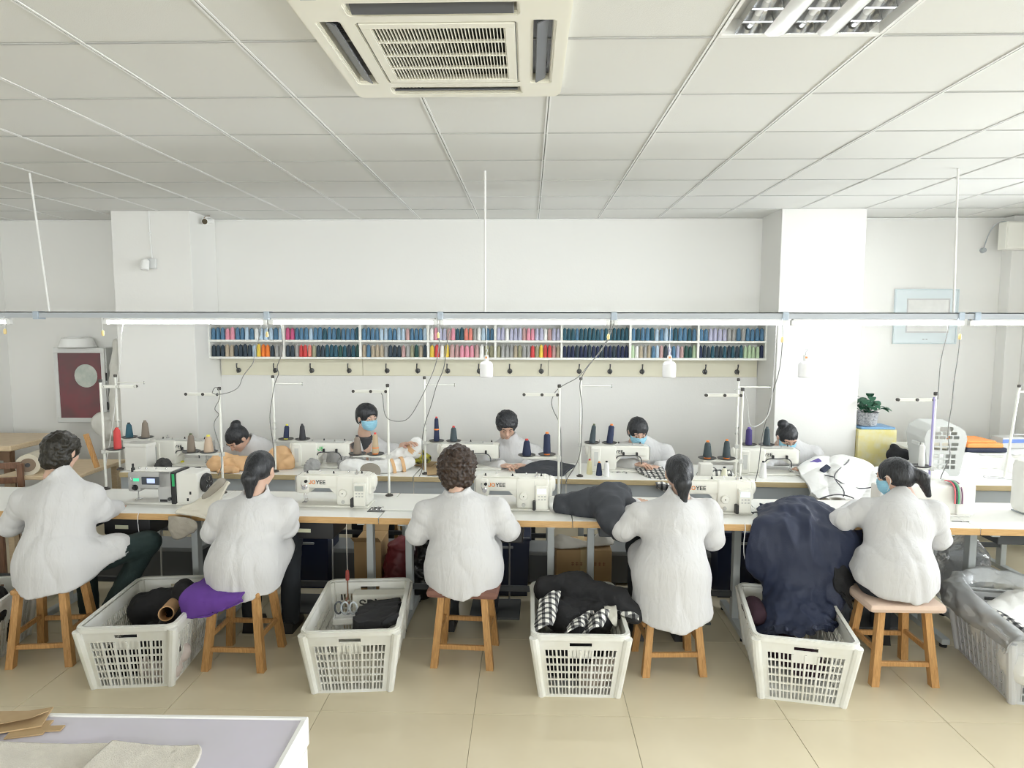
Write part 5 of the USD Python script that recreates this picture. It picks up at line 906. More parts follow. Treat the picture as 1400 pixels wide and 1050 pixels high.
sc_ = thing('scissors', 'grey-handled scissors standing in the small tray in the crate', 'scissors', np.array((-1.051, 3.62, 0.329)), .2); al = np.arange(17)*2*PI/16
for k, (x_, y_, m_) in enumerate(((-.055, .01, DARK), (-.018, .0, GREYM), (.03, -.01, GREYM))): obj('handle_ring', tube(np.stack([x_+.021*np.cos(al), y_+0*al, .022+.036*np.sin(al)], 1), .0055, 8, False), m_, sc_)
obj('blade', hull([(-.03, -.004, -.01), (.03, -.004, -.01), (0, -.004, -.022), (-.03, .004, -.01), (.03, .004, -.01)]), STEEL, sc_)
sn = thing('hanging_clip', 'red wooden handle hanging on a thread from the table edge over the crate', 'clip', np.array((-1.132, 3.9, 0.437)), 0); obj('handle', B().lathe([(0, -.035), (.012, -.032), (.014, 0), (.010, .03), (0, .034)], 12), M('handle_red', (.28, .05, .04), .5), sn); obj('thread', tube([(0, 0, .03), (0, -.0, .325)], .0022, 5), M('string_grey', (.5, .47, .42), .7), sn); obj('chain', tube([(0, 0, -.03), (.002, -.01, -.15)], .005, 6), M('chain_brown', (.25, .15, .10), .5, .4), sn); obj('hook', tube([(.0, -.01, -.14), (-.012, -.01, -.17), (0, -.01, -.20), (.012, -.01, -.17)], .006, 6), M('hook_rose', (.45, .22, .16), .4), sn)
top('black_garment', blob([((.12, 3.80, .40), (.30, 3.78, .42), .075, .085), ((.30, 3.74, .43), (.52, 3.62, .41), .075, .06), ((.52, 3.62, .41), (.60, 3.58, .36), .062, .05), ((.14, 3.62, .34), (.26, 3.50, .33), .075, .07), ((.26, 3.66, .30), (.40, 3.56, .33), .10, .08), ((.20, 3.50, .15), (.36, 3.70, .15), .12, .12)], .014, .04, .018, (8, 8, 8), 95), BLKC, 'black garment heaped above the rim of the crate with checked fabric', 'garment', smooth=True)
for k, (net, lab) in enumerate((([(0.127, 3.62, 0.437), (0.107, 3.49, 0.396), (0.08, 3.36, 0.357)], 'checked fabric fold at the left side of the crate'), ([(0.32, 3.5, 0.377), (0.281, 3.415, 0.374), (0.251, 3.33, 0.366)], 'checked fabric fold at the front middle of the crate'), ([(0.408, 3.48, 0.396), (0.372, 3.41, 0.378), (0.338, 3.34, 0.362)], 'second checked fabric fold at the front of the crate'), ([(0.365, 3.62, 0.366), (0.471, 3.56, 0.377), (0.614, 3.5, 0.364)], 'checked fabric strip spilling over the right rim of the crate'))):
    c_ = np.array(net); w_ = np.array([.055, .03, .012]) if k < 3 else np.array([.0, -.035, .010]); top('checked_fabric', sheet([[q-w_, q+[0, -.02, .028], q+w_] for q in c_], 30, 20, .008, .014, (13, 13, 13), 96+k), PLAID, lab, 'fabric', 'checked fabric in the overflowing crate', smooth=True)
top('satin_scrap', sheet([[(0.428, 3.52, 0.42), (0.494, 3.52, 0.43)], [(0.438, 3.46, 0.397), (0.494, 3.46, 0.398)], [(0.476, 3.44, 0.348), (0.488, 3.44, 0.349)]], 16, 12, .006, .008, (14, 14, 14), 102), M('satin_silver', (.55, .53, .46), .35), 'silvery satin scrap among the checked fabric', 'fabric scrap', smooth=True)
top('pale_scraps', blob([((.34, 3.42, .06), (.44, 3.46, .09), .06, .06)], .012, .03, .014, (14, 14, 14), 103, floor=.014), cloth('scraps_rose', (.55, .47, .40)), 'rosy scraps at the bottom corner of the crate with checked fabric', 'fabric scraps', smooth=True)
top('dark_cloth', blob([((-3.36, 3.75, .28), (-3.25, 3.60, .30), .12, .12), ((-3.40, 3.50, .15), (-3.28, 3.70, .15), .12, .12)], .016, .05, .02, (8, 8, 8), 104), BLKC, 'black cloth in the crate at the left edge', 'cloth', smooth=True)
LINER = pane('liner_film', (.95, .96, .97), .25, mix=.38, body=(.85, .87, .88))
top('liner_bag', sheet([[(2.55, 3.18, .36), (2.50, 3.20, .405), (2.465, 3.22, .37), (2.47, 3.25, .31)], [(2.64, 3.60, .35), (2.575, 3.58, .415), (2.545, 3.58, .37), (2.55, 3.60, .30)], [(2.72, 3.95, .38), (2.66, 3.98, .44), (2.60, 3.98, .38), (2.61, 3.97, .31)], [(2.88, 3.99, .40), (2.90, 4.04, .46), (2.92, 4.03, .38), (2.92, 4.03, .31)], [(3.05, 3.90, .40), (3.08, 3.94, .45), (3.10, 3.96, .38), (3.10, 3.95, .31)]], 60, 40, .002, .022, (11, 11, 11), 105), LINER, 'milky plastic liner bag folded over the rim of the right crate', 'plastic bag', smooth=True)
top('white_padding', blob([((2.72, 3.65, .26), (2.95, 3.75, .30), .13, .14), ((2.66, 3.35, .22), (2.90, 3.40, .26), .12, .13)], .016, .05, .02, (9, 9, 9), 106), WHT_C, 'white padding heaped in the right crate', 'padding', smooth=True)
top('checked_fabric', tube(spline([(2.62, 3.70, .37), (2.66, 3.55, .385), (2.68, 3.40, .36), (2.66, 3.25, .35)], 20), .022, 8, True, .4), PLAID, 'black and white fabric edge in the right crate', 'fabric')
# ================================================================== UNDER THE TABLES, AT THE SIDES, FOREGROUND
CARD = M('cardboard', (.40, .26, .12), .8, var=(4, (.35, .22, .10)), bump=(60, .0004)); DKB = M('bin_navy', (.012, .018, .045), .25); DKG = M('trunk_grey', (.08, .085, .09), .45); DKG2 = M('trunk_lid_grey', (.20, .21, .21), .4)
def carton(loc, w, d, h, label, rz=0, marks=False, name='cardboard_box', mat=CARD, open_=True):
    t = thing(name, label, 'box', loc, rz); b = B().box(-w/2, w/2, -d/2, d/2, 0, h*.98, c=.003); obj('carton', b, mat, t)
    if open_:
        for s, a in ((-1, .5), (1, .9)): obj('flap', put(put(box(0, d*.45, -w/2, w/2, -.002, .002).get() if False else box(-w/2, w/2, 0, d*.40, -.002, .002).get(), Rx(a if s > 0 else PI-.6)), None, (0, s*d/2*.98, h*.98)), mat, t)
    else: obj('tape', box(-.025, .025, -d/2-.001, d/2+.001, h*.5, h*.98+.001), M('packing_tape', (.50, .38, .20), .25), t)
    if marks:
        mm = M('print_redbrown', (.22, .07, .03), .7)
        for gx, n in ((-.09, 3), (.04, 4)):
            for k in range(n):
                x = gx+k*.030; g = B().box(x, x+.020, -d/2-.0012, -d/2+.001, h-.115, h-.111).box(x, x+.020, -d/2-.0012, -d/2+.001, h-.103, h-.099).box(x+.008, x+.012, -d/2-.0012, -d/2+.001, h-.122, h-.094); obj('printed_mark', g, mm, t)
    return t
carton((.395, 4.60, 0), .39, .30, .425, 'cardboard box with faded brown print under the table', 0, True, open_=False)
bt = thing('white_bundle', 'rolled white cloth bundle lying on the printed cardboard box', 'cloth', (0, 0, 0)); obj('roll', blob([((0.239, 4.5, 0.447), (0.408, 4.52, 0.393), .060, .050), ((0.408, 4.52, 0.393), (0.561, 4.58, 0.412), .05, .06), ((0.526, 4.56, 0.456), (0.56, 4.58, 0.494), .045, .035)], .011, .02, .010, (10, 10, 10), 201, floor=.428), cloth('bundle', (.55, .52, .46)), bt, True); obj('inner_fold', put(B().lathe([(0, 0), (.038, 0), (.040, .004), (0, .006)], 18, Ry(-PI/2+.2) @ Rz(.3)), None, (0.217, 4.485, 0.457)), GREYC, bt)
for (x, y, w, d, h, m, lab) in ((-.16, 4.78, .34, .34, .46, DKB, 'navy plastic bin under the middle front table'), (-1.66, 4.86, .30, .30, .44, DKB, 'navy plastic bin behind the second front worker'), (1.56, 4.80, .36, .34, .50, DKB, 'navy plastic bin behind the crate with navy cloth'), (2.52, 4.62, .36, .34, .42, M('bin_brown', (.045, .028, .026), .5), 'dark brown bin behind the rightmost stool')):
    t = thing('storage_bin', lab, 'bin', (x, y, 0), 0, 'storage bins under the front tables'); obj('bin_wall', hull([(sx*w*.45, sy*d*.45, 0) for sx in (-1, 1) for sy in (-1, 1)]+[(sx*w/2, sy*d/2, h-.03) for sx in (-1, 1) for sy in (-1, 1)]), m, t); obj('bin_lid', B().rbx(-w/2-.012, w/2+.012, -d/2-.012, d/2+.012, h-.035, h, c=.010), m, t); obj('bin_handle', box(-.05, .05, -d/2-.02, -d/2-.008, h-.09, h-.07, c=.004), DKG2, t)
for i, (x, w) in enumerate(((-3.0, .9), (-2.05, .8), (-1.10, .9), (-.05, .9), (1.0, .9), (1.95, .8), (2.95, .9))):
    t = thing('floor_trunk', ['long grey trunk on the floor behind the leftmost stool', 'grey trunk on the floor behind the crate with the tube', 'grey trunk on the floor behind the lettered box crate', 'grey trunk on the floor behind the brown covered stool', 'grey trunk on the floor behind the ponytailed worker', 'grey trunk on the floor behind the navy cloth crate', 'grey trunk on the floor behind the right crate'][i], 'trunk', (x, 4.95+.0*i, 0), TR, 'grey trunks between the table rows')
    obj('trunk_body', B().rbx(-w/2, w/2, -.12, .12, .02, .24, c=.008), DKG, t); obj('trunk_lid', B().rbx(-w/2-.01, w/2+.01, -.13, .13, .24, .275, c=.006), DKG2, t)
    for s in (-1, 1): obj('runner', box(s*w*.38-.02, s*w*.38+.02, -.12, .12, 0, .025), BLACK, t)
    obj('latch', box(-.03, .03, -.130, -.118, .19, .25, c=.003), STEEL, t)
carton((-1.18, 4.72, 0), .20, .26, .42, 'small open cardboard box behind the crate with scissors'); carton((-2.22, 4.78, 0), .30, .26, .36, 'beige box with papers behind the second front worker', .1, False, 'paper_box', M('box_beige', (.50, .44, .30), .7), False)
for k in range(3): top('paper_sheet', put(box(-.11, .11, -.08, .08, 0, .004), Rz(.2*k-.1)), M('paper_grey', (.50, .49, .46), .8), ['lowest', 'middle', 'topmost'][k]+' loose grey paper on the beige box under the table', 'paper', 'loose papers on the beige box', (-2.20+.01*k, 4.77, .363+.0045*k))
FILM = M('film_black', (.01, .01, .012), .2); 
top('red_bag', blob([((-.97, 4.62, .10), (-.95, 4.66, .34), .11, .085)], .014, .03, .018, (12, 12, 12), 211, floor=.0), M('bag_red', (.14, .015, .018), .5), 'dark red bag under the table between the second and third front workers', 'bag', smooth=True)
top('black_bag', blob([((-.78, 4.60, .12), (-.72, 4.62, .34), .12, .10), ((-.72, 4.6, .34), (-.70, 4.62, .44), .07, .03)], .014, .03, .02, (12, 12, 12), 212, floor=.0), FILM, 'shiny black plastic bag beside the dark red bag', 'bag', smooth=True)
top('black_bag', blob([((1.02, 4.80, .12), (1.05, 4.80, .42), .15, .12)], .015, .03, .02, (12, 12, 12), 213, floor=.0), FILM, 'shiny black plastic bag behind the long-coated worker', 'bag', smooth=True)
top('black_bag', blob([((1.98, 4.55, .12), (1.95, 4.6, .40), .16, .12), ((1.8, 4.6, .2), (1.9, 4.62, .3), .14, .12)], .015, .03, .02, (12, 12, 12), 214, floor=.0), FILM, 'black plastic bag behind the rightmost front worker', 'bag', smooth=True)
t = thing('clear_bag', 'crumpled clear plastic bag standing behind the right crate', 'bag', (0, 0, 0)); obj('film', blob([((2.93, 4.35, .20), (2.96, 4.35, .42), .11, .13), ((2.96, 4.35, .42), (2.98, 4.37, .52), .13, .05)], .012, .03, .024, (12, 12, 12), 215, floor=.0), pane('clear_film', (.9, .91, .93), .12, mix=.22, body=(.7, .72, .75)), t, True)
# under-table strings
for (x, w) in ((-2.52, 'thin white thread hanging from the table beside the green-striped machine'), (1.36, 'looped white cord hanging from the table edge beside the navy cloth')):
    y = FE(x)-.012; pts = [(x, y+.02, H+.004), (x, y, H-.01), (x+.004, y, .62), (x, y+.004, .45)] if x < 0 else [(x-.03, y+.02, H+.004), (x-.03, y, H-.02), (x-.035, y, .62), (x-.01, y, .545), (x+.02, y, .60), (x+.012, y, H-.02), (x+.012, y+.02, H+.004)]
    top('loose_thread', tube(spline(pts, 30), .0022 if x < 0 else .0032, 5), TUB, w, 'thread')
# on the front tables
t = thing('metal_plate', 'small dark metal plate with fittings on the front table', 'metal plate', (*(-0.998, 4.16, 0.78)[:2], H), TR); obj('plate', box(-.055, .055, -.055, .055, .0005, .004, c=.001), M('plate_dark', (.12, .12, .12), .35, .6), t)
for k in range(6): obj('fitting', B().lathe([(.008, .003), (.008, .012), (.004, .014), (0, .014)], 10, None, (-.03+.03*(k % 3), -.025+.05*(k//3), 0)), CHROME, t)
top('white_board', put(box(-.24, .20, -.16, .16, .0005, .010, c=.002), Rz(TR)), LAM, 'white ironing board sheet on the table beside the curly-haired front worker', 'board', None, (*(-0.733, 4.291, 0.78)[:2], H))
for (px, lab, rz_) in (((1.469, 4.171, 0.78), 'black scissors on the front table beside the navy cloth', .2), ((-2.767, 5.323, 0.78), 'black scissors on the rear table beside the leftmost rear machine', .3), ((0.194, 5.385, 0.782), 'small black scissors on the rear table beside the grey garment piece', -.3)):
    t = thing('scissors', lab, 'scissors', (px[0], px[1], H+.004), rz_); al = np.arange(17)*2*PI/16
    for s in (-1, 1): obj('blade', put(hull([(0, -.006, -.002), (.12, 0, 0), (0, .006, -.002), (0, 0, .003)]), Rz(s*.12)), DARK, t); obj('handle_ring', tube(np.stack([-.035+.022*np.cos(al), s*.02+.015*np.sin(al), 0*al+.002], 1), .0045, 6, False), BLACK, t)
top('yellow_tag', box(-.016, .016, -.012, .012, 0, .028, c=.005), M('tag_yellow', (.80, .72, .06), .6), 'small yellow tag on the table below the leftmost front thread stand', 'tag', None, (*(-3.041, 5.516, 0.78)[:2], H))
top('small_tool_box', B().rbx(-.05, .05, -.035, .035, 0, .14, c=.006), CREAM, 'cream plastic tub behind the sleek ponytail on the rear table', 'tub', None, (*(1.391, 5.046, 0.78)[:2], H))
for k, (px, py, lab) in enumerate(((221, 644, 'black knee lifter lump beside the green stripe'), (401, 646, 'grey lint heap left of the green-lettered machine foot'), (460, 633, 'grey lint bundle behind the brown thread cone'))):
    a = (-3.06, 5.23, 0.78) if k == 0 else (-1.809, 5.245, 0.78) if k == 1 else (-1.575, 5.391, 0.78); top('lint_bundle', blob([((0, 0, .03), (.03, .01, .05), .03, .03), ((-.02, .0, .03), (.0, .02, .06), .025, .03)], .009, .02, .024, (28, 28, 28), 220+k, floor=.001), [M('lint_black', (.05, .05, .05), .8), M('lint_grey', (.35, .35, .34), .9), M('lint_grey', (.35, .35, .34), .9)][k], lab, 'lint', None, (a[0], a[1], H), smooth=True)
# leftmost rear machine's white side case
t = thing('white_case', 'tall white machine case at the left end of the rear row', 'case', (*(-3.262, 5.278, 0.78)[:2], H), -.1); obj('case_body', B().rbx(-.10, .10, -.06, .06, .0, .225, c=.012), W2, t); obj('case_lid', B().rbx(-.104, .104, -.064, .064, .20, .232, c=.008), W2, t)
# --- left side: extinguisher cabinet, basin, hanging cloth, counter with cloth roll
t = thing('hose_cabinet', 'white framed wall cabinet with dark red glass door at the left', 'wall cabinet', (-4.60, YB, 1.37)); FRC = M('frame_grey', (.66, .67, .65), .4)
obj('cabinet_box', box(-.285, .265, -.14, 0, -.39, .39, c=.004), FRC, t); dr = obj('door_frame', B().box(-.275, .255, -.155, -.138, .335, .385, c=.004).box(-.275, .255, -.155, -.138, -.385, -.335, c=.004).box(-.275, -.235, -.155, -.138, -.335, .335, c=.001).box(.215, .255, -.155, -.138, -.335, .335, c=.001), FRC, t)
obj('door_glass', box(-.237, .217, -.148, -.143, -.337, .337), M('glass_darkred', (.15, .075, .08), .12, var=(5, (.21, .07, .08))), dr); obj('hose_reel', B().lathe([(0, 0), (.105, 0), (.12, .003), (.105, .006), (0, .006)], 30, Rx(PI/2), (.05, -.1475, .10)), M('reel_greenwhite', (.42, .47, .42), .5, var=(14, (.55, .57, .52))), dr)
obj('hinge', B().cyl((.262, -.15, .05), (.262, -.15, .13), .007).cyl((.262, -.15, -.25), (.262, -.15, -.17), .007), BLACK, t)
t = thing('wash_basin', 'white enamel basin upside down on top of the wall cabinet', 'basin', (-4.64, YB-.12, 1.762)); obj('bowl', B().lathe([(.17, 0), (.175, .004), (.165, .012), (.14, .09), (.125, .10), (0, .10)], 30), WHITE, t); obj('foot_ring', B().lathe([(.10, .099), (.10, .108), (.09, .108)], 24), WHITE, t)
t = thing('hanging_garment', 'white garment and pale bag hanging beside the left column', 'garment', (0, 0, 0)); obj('garment_cloth', blob([((-4.18, 6.48, 1.80), (-4.16, 6.46, 1.25), .045, .085), ((-4.16, 6.46, 1.25), (-4.12, 6.44, .95), .085, .105), ((-4.34, 6.44, 1.00), (-4.26, 6.44, .92), .10, .09)], .015, .04, .030, (9, 9, 4), 231), cloth('hanging_white', (.66, .65, .60)), t, True); obj('hanger_hook', tube(spline([(-4.18, 6.5, 1.82), (-4.18, 6.5, 1.92), (-4.17, 6.56, 1.95), (-4.17, 6.64, 1.94)], 10), .004, 6), STEEL, t)
t = thing('side_counter', 'pale wood counter against the left wall', 'counter', (-5.02, 5.9, 0)); WDP = wood('wood_pale', (.55, .42, .26), (.66, .53, .36), (3, 20, 20)); obj('counter_top', box(-.40, .42, -.35, .35, .87, .92, c=.008), WDP, t)
for sx in (-.36, .36):
    for sy in (-.30, .30): obj('leg', box(sx-.03, sx+.03, sy-.03, sy+.03, 0, .87), M('leg_brown', (.16, .09, .05), .5), t)
obj('apron', box(-.38, .40, -.31, -.29, .78, .87), M('leg_brown', (.16, .09, .05), .5), t)
t = thing('cloth_roll', 'thick roll of pale cloth on a brown core at the left', 'cloth roll', (0, 0, 0)); a_, b_ = np.array((-4.092, 5.1, 0.851)), np.array((-4.457, 5.75, 0.774)); obj('rolled_cloth', tube([a_, b_], .088, 26), cloth('roll_cream', (.62, .57, .45), var=(9, (.55, .50, .40))), t); d_ = (b_-a_)/np.linalg.norm(b_-a_); obj('core', tube([a_-d_*.006, a_+d_*.02], .055, 22), M('core_brown', (.22, .16, .11), .8), t); obj('core_hole', tube([a_-d_*.008, a_], .018, 14), BLACK, t)
t = thing('roll_stand', 'low wooden stand carrying the cloth roll', 'stand', (-3.98, 5.35, 0)); obj('stand_top', box(-.34, .30, -.30, .38, .74, .77, c=.004), WDP, t)
for sx in (-.28, .24):
    for sy in (-.24, .32): obj('leg', box(sx-.025, sx+.025, sy-.025, sy+.025, 0, .74), WDP, t)
t = thing('brown_chair', 'brown wooden chair back at the left edge', 'chair', (-4.22, 4.80, 0), .3); BRW = wood('wood_brown', (.12, .055, .03), (.22, .11, .06), (20, 20, 2))
for sx in (-.18, .18):
    obj('back_post', box(sx-.02, sx+.02, .17, .21, 0, .88, c=.004), BRW, t); obj('leg', box(sx-.02, sx+.02, -.21, -.17, 0, .44, c=.004), BRW, t)
obj('seat', B().rbx(-.21, .21, -.22, .21, .44, .475, c=.01), BRW, t)
for z in (.60, .72, .84): obj('back_rail', box(-.18, .18, .18, .20, z, z+.05, c=.004), BRW, t)
top('wood_offcut', put(box(-.018, .018, -.014, .014, 0, .30, c=.003), Ry(-.28)), WD, 'slanted wooden stick leaning by the left column', 'stick', None, (*(-3.667, 5.321, 0.78)[:2], .785))
# --- right side: yellow cabinet, plant, basket, cloth stack, rack, rear table with white cover
t = thing('yellow_cabinet', 'low cabinet under a pale yellow patterned cloth beside the right column', 'cabinet', (3.30, 6.30, 0)); YC = M('cloth_yellow', (.78, .70, .30), .8, var=(14, (.78, .74, .50))); obj('cover_cloth', B().rbx(-.19, .17, -.18, .18, .40, 1.02, c=.008), YC, t); obj('cabinet_body', box(-.18, .16, -.17, .17, 0, .42), CREAM, t); obj('hem', box(-.192, .172, -.183, .183, .40, .415, c=.003), M('hem_ochre', (.62, .52, .15), .8), t)
top('blue_tray', B().rbx(-.16, .16, -.13, .13, 0, .022, c=.008), M('tray_blue', (.22, .42, .68), .4), 'blue tray under the plant pot on the yellow cabinet', 'tray', None, (3.30, 6.26, 1.02))
t = thing('potted_plant', 'leafy green plant in a grey speckled pot on the blue tray', 'plant', (3.24, 6.24, 1.042)); obj('pot', B().lathe([(.0, 0), (.075, 0), (.088, .01), (.10, .12), (.106, .135), (.098, .135), (.09, .11), (0, .11)], 26), M('pot_speckled', (.52, .53, .54), .4, var=(60, (.20, .21, .23))), t); obj('soil', B().lathe([(.094, .108), (.05, .116), (0, .118)], 20), M('soil', (.05, .035, .025), .9), t)
LEAF = usdkit.material(stage, '/World/Looks/leaf', {'p': ('principled_bsdf', {'base_color': (.035, .13, .075), 'roughness': .4}), 't': ('translucent_bsdf', {'color': (.06, .2, .08)}), 'm': ('mix_closure', {'fac': .2})}, [('p.BSDF', 'm.closure1'), ('t.BSDF', 'm.closure2')], surface='m.closure'); rnd = random.Random(9)
for k in range(26):
    az, el, l = rnd.uniform(0, 2*PI), rnd.uniform(.15, 1.35), rnd.uniform(.07, .16); d = np.array([math.cos(az)*math.cos(el), math.sin(az)*math.cos(el), math.sin(el)]); s0 = np.array([rnd.uniform(-.03, .03), rnd.uniform(-.03, .03), .12]); tip = s0+d*l+np.array([0, 0, .03])
    st_ = obj('stem', tube(spline([s0, s0+d*l*.5+[0, 0, .02], tip], 8), .003, 5), LEAF, t); side = np.cross(d, [0, 0, 1.]); side /= np.linalg.norm(side); out = np.array([d[0], d[1], -.15]); out /= np.linalg.norm(out); L2 = rnd.uniform(.06, .10)
    if (tip+out*L2)[0]+3.24 < 3.13: out[0] = abs(out[0])
    obj('leaf', sheet([[tip+side*.004, tip-side*.004], [tip+out*L2*.4+side*.036+[0, 0, .014], tip+out*L2*.4-side*.036+[0, 0, .014]], [tip+out*L2*.8+side*.024, tip+out*L2*.8-side*.024], [tip+out*L2-[0, 0, .012]+side*.002, tip+out*L2-[0, 0, .012]-side*.002]], 9, 5, .0015), LEAF, st_, True)
# laundry basket standing on its end
BAS = M('basket_grey', (.56, .57, .55), .45); t = thing('laundry_basket', 'grey perforated laundry basket standing upright on the right rear table', 'basket', (3.37, 5.26, H), -.05)
def profile(w0, w1, h, r): return m3.CrossSection([np.array([(-w0, 0), (w0, 0), (w1, h*.75), (w1*.9, h*.9), (w1*.55, h), (-w1*.55, h), (-w1*.9, h*.9), (-w1, h*.75)], float)]).offset(-r, m3.JoinType.Round).offset(r, m3.JoinType.Round, 2.0, 32)
face = profile(.118, .165, .41, .03); holes = []
for r in range(3):
    for c in range(4): holes.append(m3.CrossSection.square((.034, .030), True).translate((-.066+.044*c, .075+.045*r)))
for z_, n_, w_ in ((.225, 3, .055), (.262, 3, .06), (.318, 4, .045), (.35, 3, .05)):
    for c in range(n_): holes.append(m3.CrossSection.square((w_*.8, .018), True).offset(.004, m3.JoinType.Round).translate(((c-(n_-1)/2)*w_*1.2, z_)))
holes.append(m3.CrossSection.square((.09, .022), True).offset(.008, m3.JoinType.Round).translate((0, .385)))
for q in holes: face = face-q
obj('basket_floor', put(face.extrude(.006), Rx(PI/2), (0, 0, 0)), BAS, t)
shell = (profile(.118, .165, .41, .03)-profile(.118, .165, .41, .03).offset(-.006, m3.JoinType.Round)).extrude(.24, 12, 0, (1.12, 1.06)); obj('basket_wall', put(shell, Rx(PI/2) @ np.diag([1, 1, -1]), (0, 0, 0)) if False else put(put(shell, Rx(-PI/2)), np.diag([1, 1, -1.]) , (0, 0, 0)), BAS, t)
for s in (-1, 1): obj('side_handle', box(s*.175-.01, s*.175+.01, .05, .15, .24, .27, c=.004), BAS, t)
t = thing('cloth_stack', 'folded orange cloth on navy cloth at the right', 'cloth', (0, 0, 0), 0); ex = (3.945, 5.75, 0.925); obj('navy_fold', B().rbx(ex[0]-.16, ex[0]+.19, 5.62, 5.92, ex[2]-.02, ex[2]+.022, c=.012), NAVY, t); obj('orange_fold', B().rbx(ex[0]-.16, ex[0]+.15, 5.61, 5.91, ex[2]+.022, ex[2]+.062, c=.014), cloth('orange', (.85, .33, .10)), t); obj('orange_upper_fold', B().rbx(ex[0]-.15, ex[0]+.10, 5.63, 5.90, ex[2]+.06, ex[2]+.082, c=.010), cloth('orange', (.85, .33, .10)), t)
t = thing('covered_table', 'table under a white cloth at the right behind the basket', 'table', (0, 0, 0)); x0, x1, zt = 3.42, 4.72, ex[2]-.022; obj('cover_cloth', sheet([[(x0, 5.55, .30), (x0+.5, 5.53, .30), (x0+.9, 5.55, .30), (x1, 5.53, .30)], [(x0, 5.57, zt-.10), (x0+.5, 5.56, zt-.10), (x0+.9, 5.57, zt-.10), (x1, 5.56, zt-.10)], [(x0, 5.585, zt-.008), (x0+.5, 5.585, zt-.008), (x0+.9, 5.585, zt-.008), (x1, 5.585, zt-.008)]], 24, 60, .006, .02, (9, 9, 1.2), 241), WHT_C, t, True); obj('tabletop', box(x0, x1, 5.575, 6.15, zt-.03, zt-.001, c=.003), LAM, t)
for sx in (x0+.05, x1-.05): obj('leg', box(sx-.02, sx+.02, 6.05, 6.1, 0, zt-.03), LEGM, t); obj('leg', box(sx-.02, sx+.02, 5.62, 5.67, 0, zt-.03), LEGM, t)
t = thing('tool_caddy', 'small grey caddy with blue trim at the far right', 'caddy', (*(4.335, 5.9, 0.979)[:2], zt), .1); obj('caddy_wall', B().rbx(-.11, .11, -.07, .07, 0, .10, c=.006), M('caddy_grey', (.58, .58, .56), .5), t); obj('caddy_trim', box(-.112, .112, -.073, -.068, .05, .085, c=.003), M('trim_blue', (.15, .25, .60), .5), t)
t = thing('metal_rack', 'slim white metal rack standing on the right rear table', 'rack', (3.80, 5.18, H), .0); obj('foot', put(B().box(-.14, .14, -.012, .012, 0, .014, c=.003), Rz(-.35)), STEEL, t); obj('upright', tube([(0, 0, .01), (.065, 0, .74)], .010, 10), STM, t); obj('cross_rod', tube([(.062, 0, .70), (.32, 0, .69)], .006, 8), STM, t); obj('lower_rod', tube([(.03, 0, .36), (.34, 0, .345)], .007, 8), STEEL, t); obj('cap', B().lathe([(.013, .735), (.013, .755), (0, .757)], 12, None, (.065, 0, 0)), CAPM, t)
t = thing('white_machine_box', 'tall rounded white machine housing cut by the right edge', 'machine', (*(3.263, 4.179, 0.78)[:2], H), 0); obj('housing', B().rbx(-.085, .25, -.05, .12, .0, .36, c=.05), W2, t); obj('base_plate', box(-.06, .24, -.04, .11, -.0, .008), GREYM, t)
top('black_garment', blob([((3.157, 5.6, 0.884), (3.233, 5.58, 0.889), .05, .045), ((3.165, 5.62, 0.945), (3.18, 5.62, 0.893), .03, .04)], .011, .03, .012, seed=251), BLKC, 'small black garment heap behind the side ponytail', 'garment', smooth=True)
t = thing('fabric_bolt', 'olive and cream fabric bolts behind the yellow cabinet', 'fabric bolt', (0, 0, 0)); obj('olive_bolt', tube([(3.50, 6.0, zt+.035), (3.76, 5.86, zt+.035)], .035, 16), cloth('olive', (.36, .34, .24)), t); obj('cream_bolt', tube([(3.50, 5.86, zt+.045), (3.80, 5.72, zt+.045)], .045, 16), CREAMC, t)
top('white_fabric_pile', blob([((3.0, 5.25, .80), (3.2, 5.28, .80), .05, .05), ((3.112, 5.1, 0.822), (3.243, 5.1, 0.811), .05, .05)], .012, .03, .010, seed=252, floor=.782), WHT_C, 'low white fabric pile beside the laundry basket', 'fabric', smooth=True)
top('paper_scraps', B().box(-.03, .03, -.004, .004, 0, .004).box(.02, .07, -.012, -.006, 0, .004).box(-.06, -.035, .006, .012, 0, .003), M('scrap_dark', (.12, .12, .11), .8), 'dark thread scraps on the right front table', 'scraps', None, (*(2.676, 4.02, 0.78)[:2], H), kind='stuff')
# --- foreground table
ft = thing('cutting_table', 'white sided cutting table with pale lilac top in the foreground', 'table', (*(-0.673, 1.872, 0.8)[:2], 0), .006); LIL = M('top_lilac', (.60, .57, .66), .45, var=(3, (.57, .55, .61))); WB = M('table_side_white', (.80, .80, .78), .5)
hh = .80; x0, y0, y1 = -1.9, -.95, .0
obj('top_panel', box(x0, -.016, y0, y1-.014, hh-.03, hh-.004), LIL, ft)
obj('rim_back', box(x0, 0, y1-.016, y1, hh-.09, hh, c=.003), WB, ft); obj('rim_side', box(-.018, 0, y0, y1-.016, hh-.09, hh, c=.003), WB, ft)
obj('side_panel', box(-.012, 0, y0, y1-.02, .02, hh-.09), WB, ft); obj('back_panel', box(x0, -.014, y1-.014, y1-.002, .02, hh-.09), WB, ft)
for k in range(2): obj('foot', B().lathe([(.03, 0), (.03, .018), (0, .02)], 12, None, (-.06 if k else x0+.08, y1-.10, 0)), BLACK, ft)
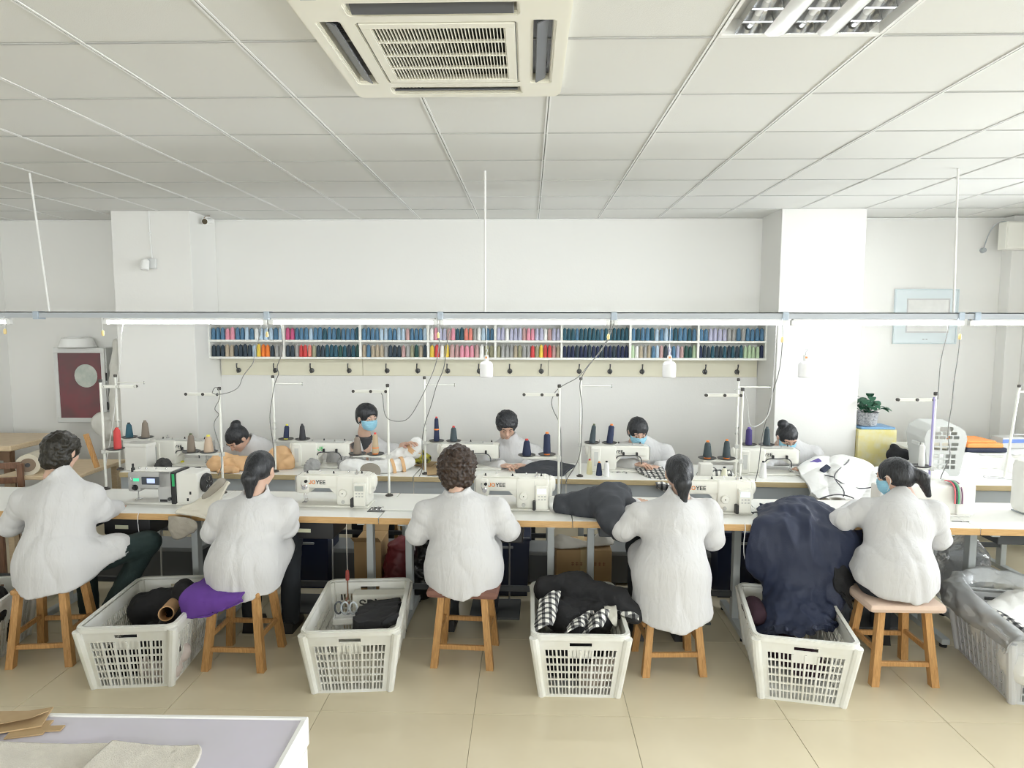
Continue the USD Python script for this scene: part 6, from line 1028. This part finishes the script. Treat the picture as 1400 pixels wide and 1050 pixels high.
def card(a, name, lab, w, d, rz_, z): top(name, put(box(-w/2, w/2, -d/2, d/2, 0, .004), Rz(rz_)), M('card_tan', (.47, .33, .18), .75, var=(8, (.42, .29, .15))), lab, 'cardboard', 'cardboard pieces on the cutting table', (a[0], a[1], z))
card((-1.562, 1.806, 0.8), 'cardboard_sheet', 'large folded cardboard sheet at the left edge of the cutting table', .20, .10, .35, hh+.002); card((-1.481, 1.784, 0.8), 'cardboard_sheet', 'tan cardboard sheet lying under the folded one', .10, .07, .25, hh-.003); card((-1.41, 1.789, 0.8), 'cardboard_sheet', 'small brown cardboard strip beside the tan sheets', .05, .025, .12, hh-.002)
top('cardboard_sheet', put(hull([(-.09, -.05, 0), (.09, .05, .003), (.08, -.01, .018), (-.09, -.05, .004), (.09, .05, .006), (-.09, .05, 0)])), M('card_tan', (.47, .33, .18), .75), 'bent cardboard flap on top of the cardboard pieces', 'cardboard', 'cardboard pieces on the cutting table', ((-1.566, 1.806, 0.8)[0], (-1.566, 1.806, 0.8)[1], hh+.008))
FLC = M('fleece_cream', (.68, .64, .56), .95, bump=(300, .003), var=(22, (.62, .58, .51)), sheen_weight=.3)
fa = [(-1.35, 1.46, .815), (-1.35, 1.60, .812), (-1.30, 1.635, .804)]
fy = (-1.215, 1.718, 0.815)[1]; fx = (-0.907, 1.695, 0.815)[0]; fm = (-1.184, 1.662, 0.815)[0]
for k, (xa, xb, lab) in enumerate(((fm-.5, fm, 'left folded piece of cream fleece on the cutting table'), (fm-.002, fx, 'right folded piece of cream fleece on the cutting table'))):
    n_ = [[(xa+(xb-xa)*u, fy-.315+v, .812+.010*math.sin(3*u+v*9)) for u in (0, .33, .66, 1.0)] for v in (0, .12, .24, .315)]
    if k == 1: n_[3] = [(q[0]-(.03 if i == 3 else 0), q[1], q[2]) for i, q in enumerate(n_[3])]
    top('fleece_cloth', sheet([list(map(tuple, r)) for r in n_[::-1]], 50, 60, .014, .002, (30, 30, 30), 260+k), FLC, lab, 'cloth', 'cream fleece on the cutting table', smooth=True)
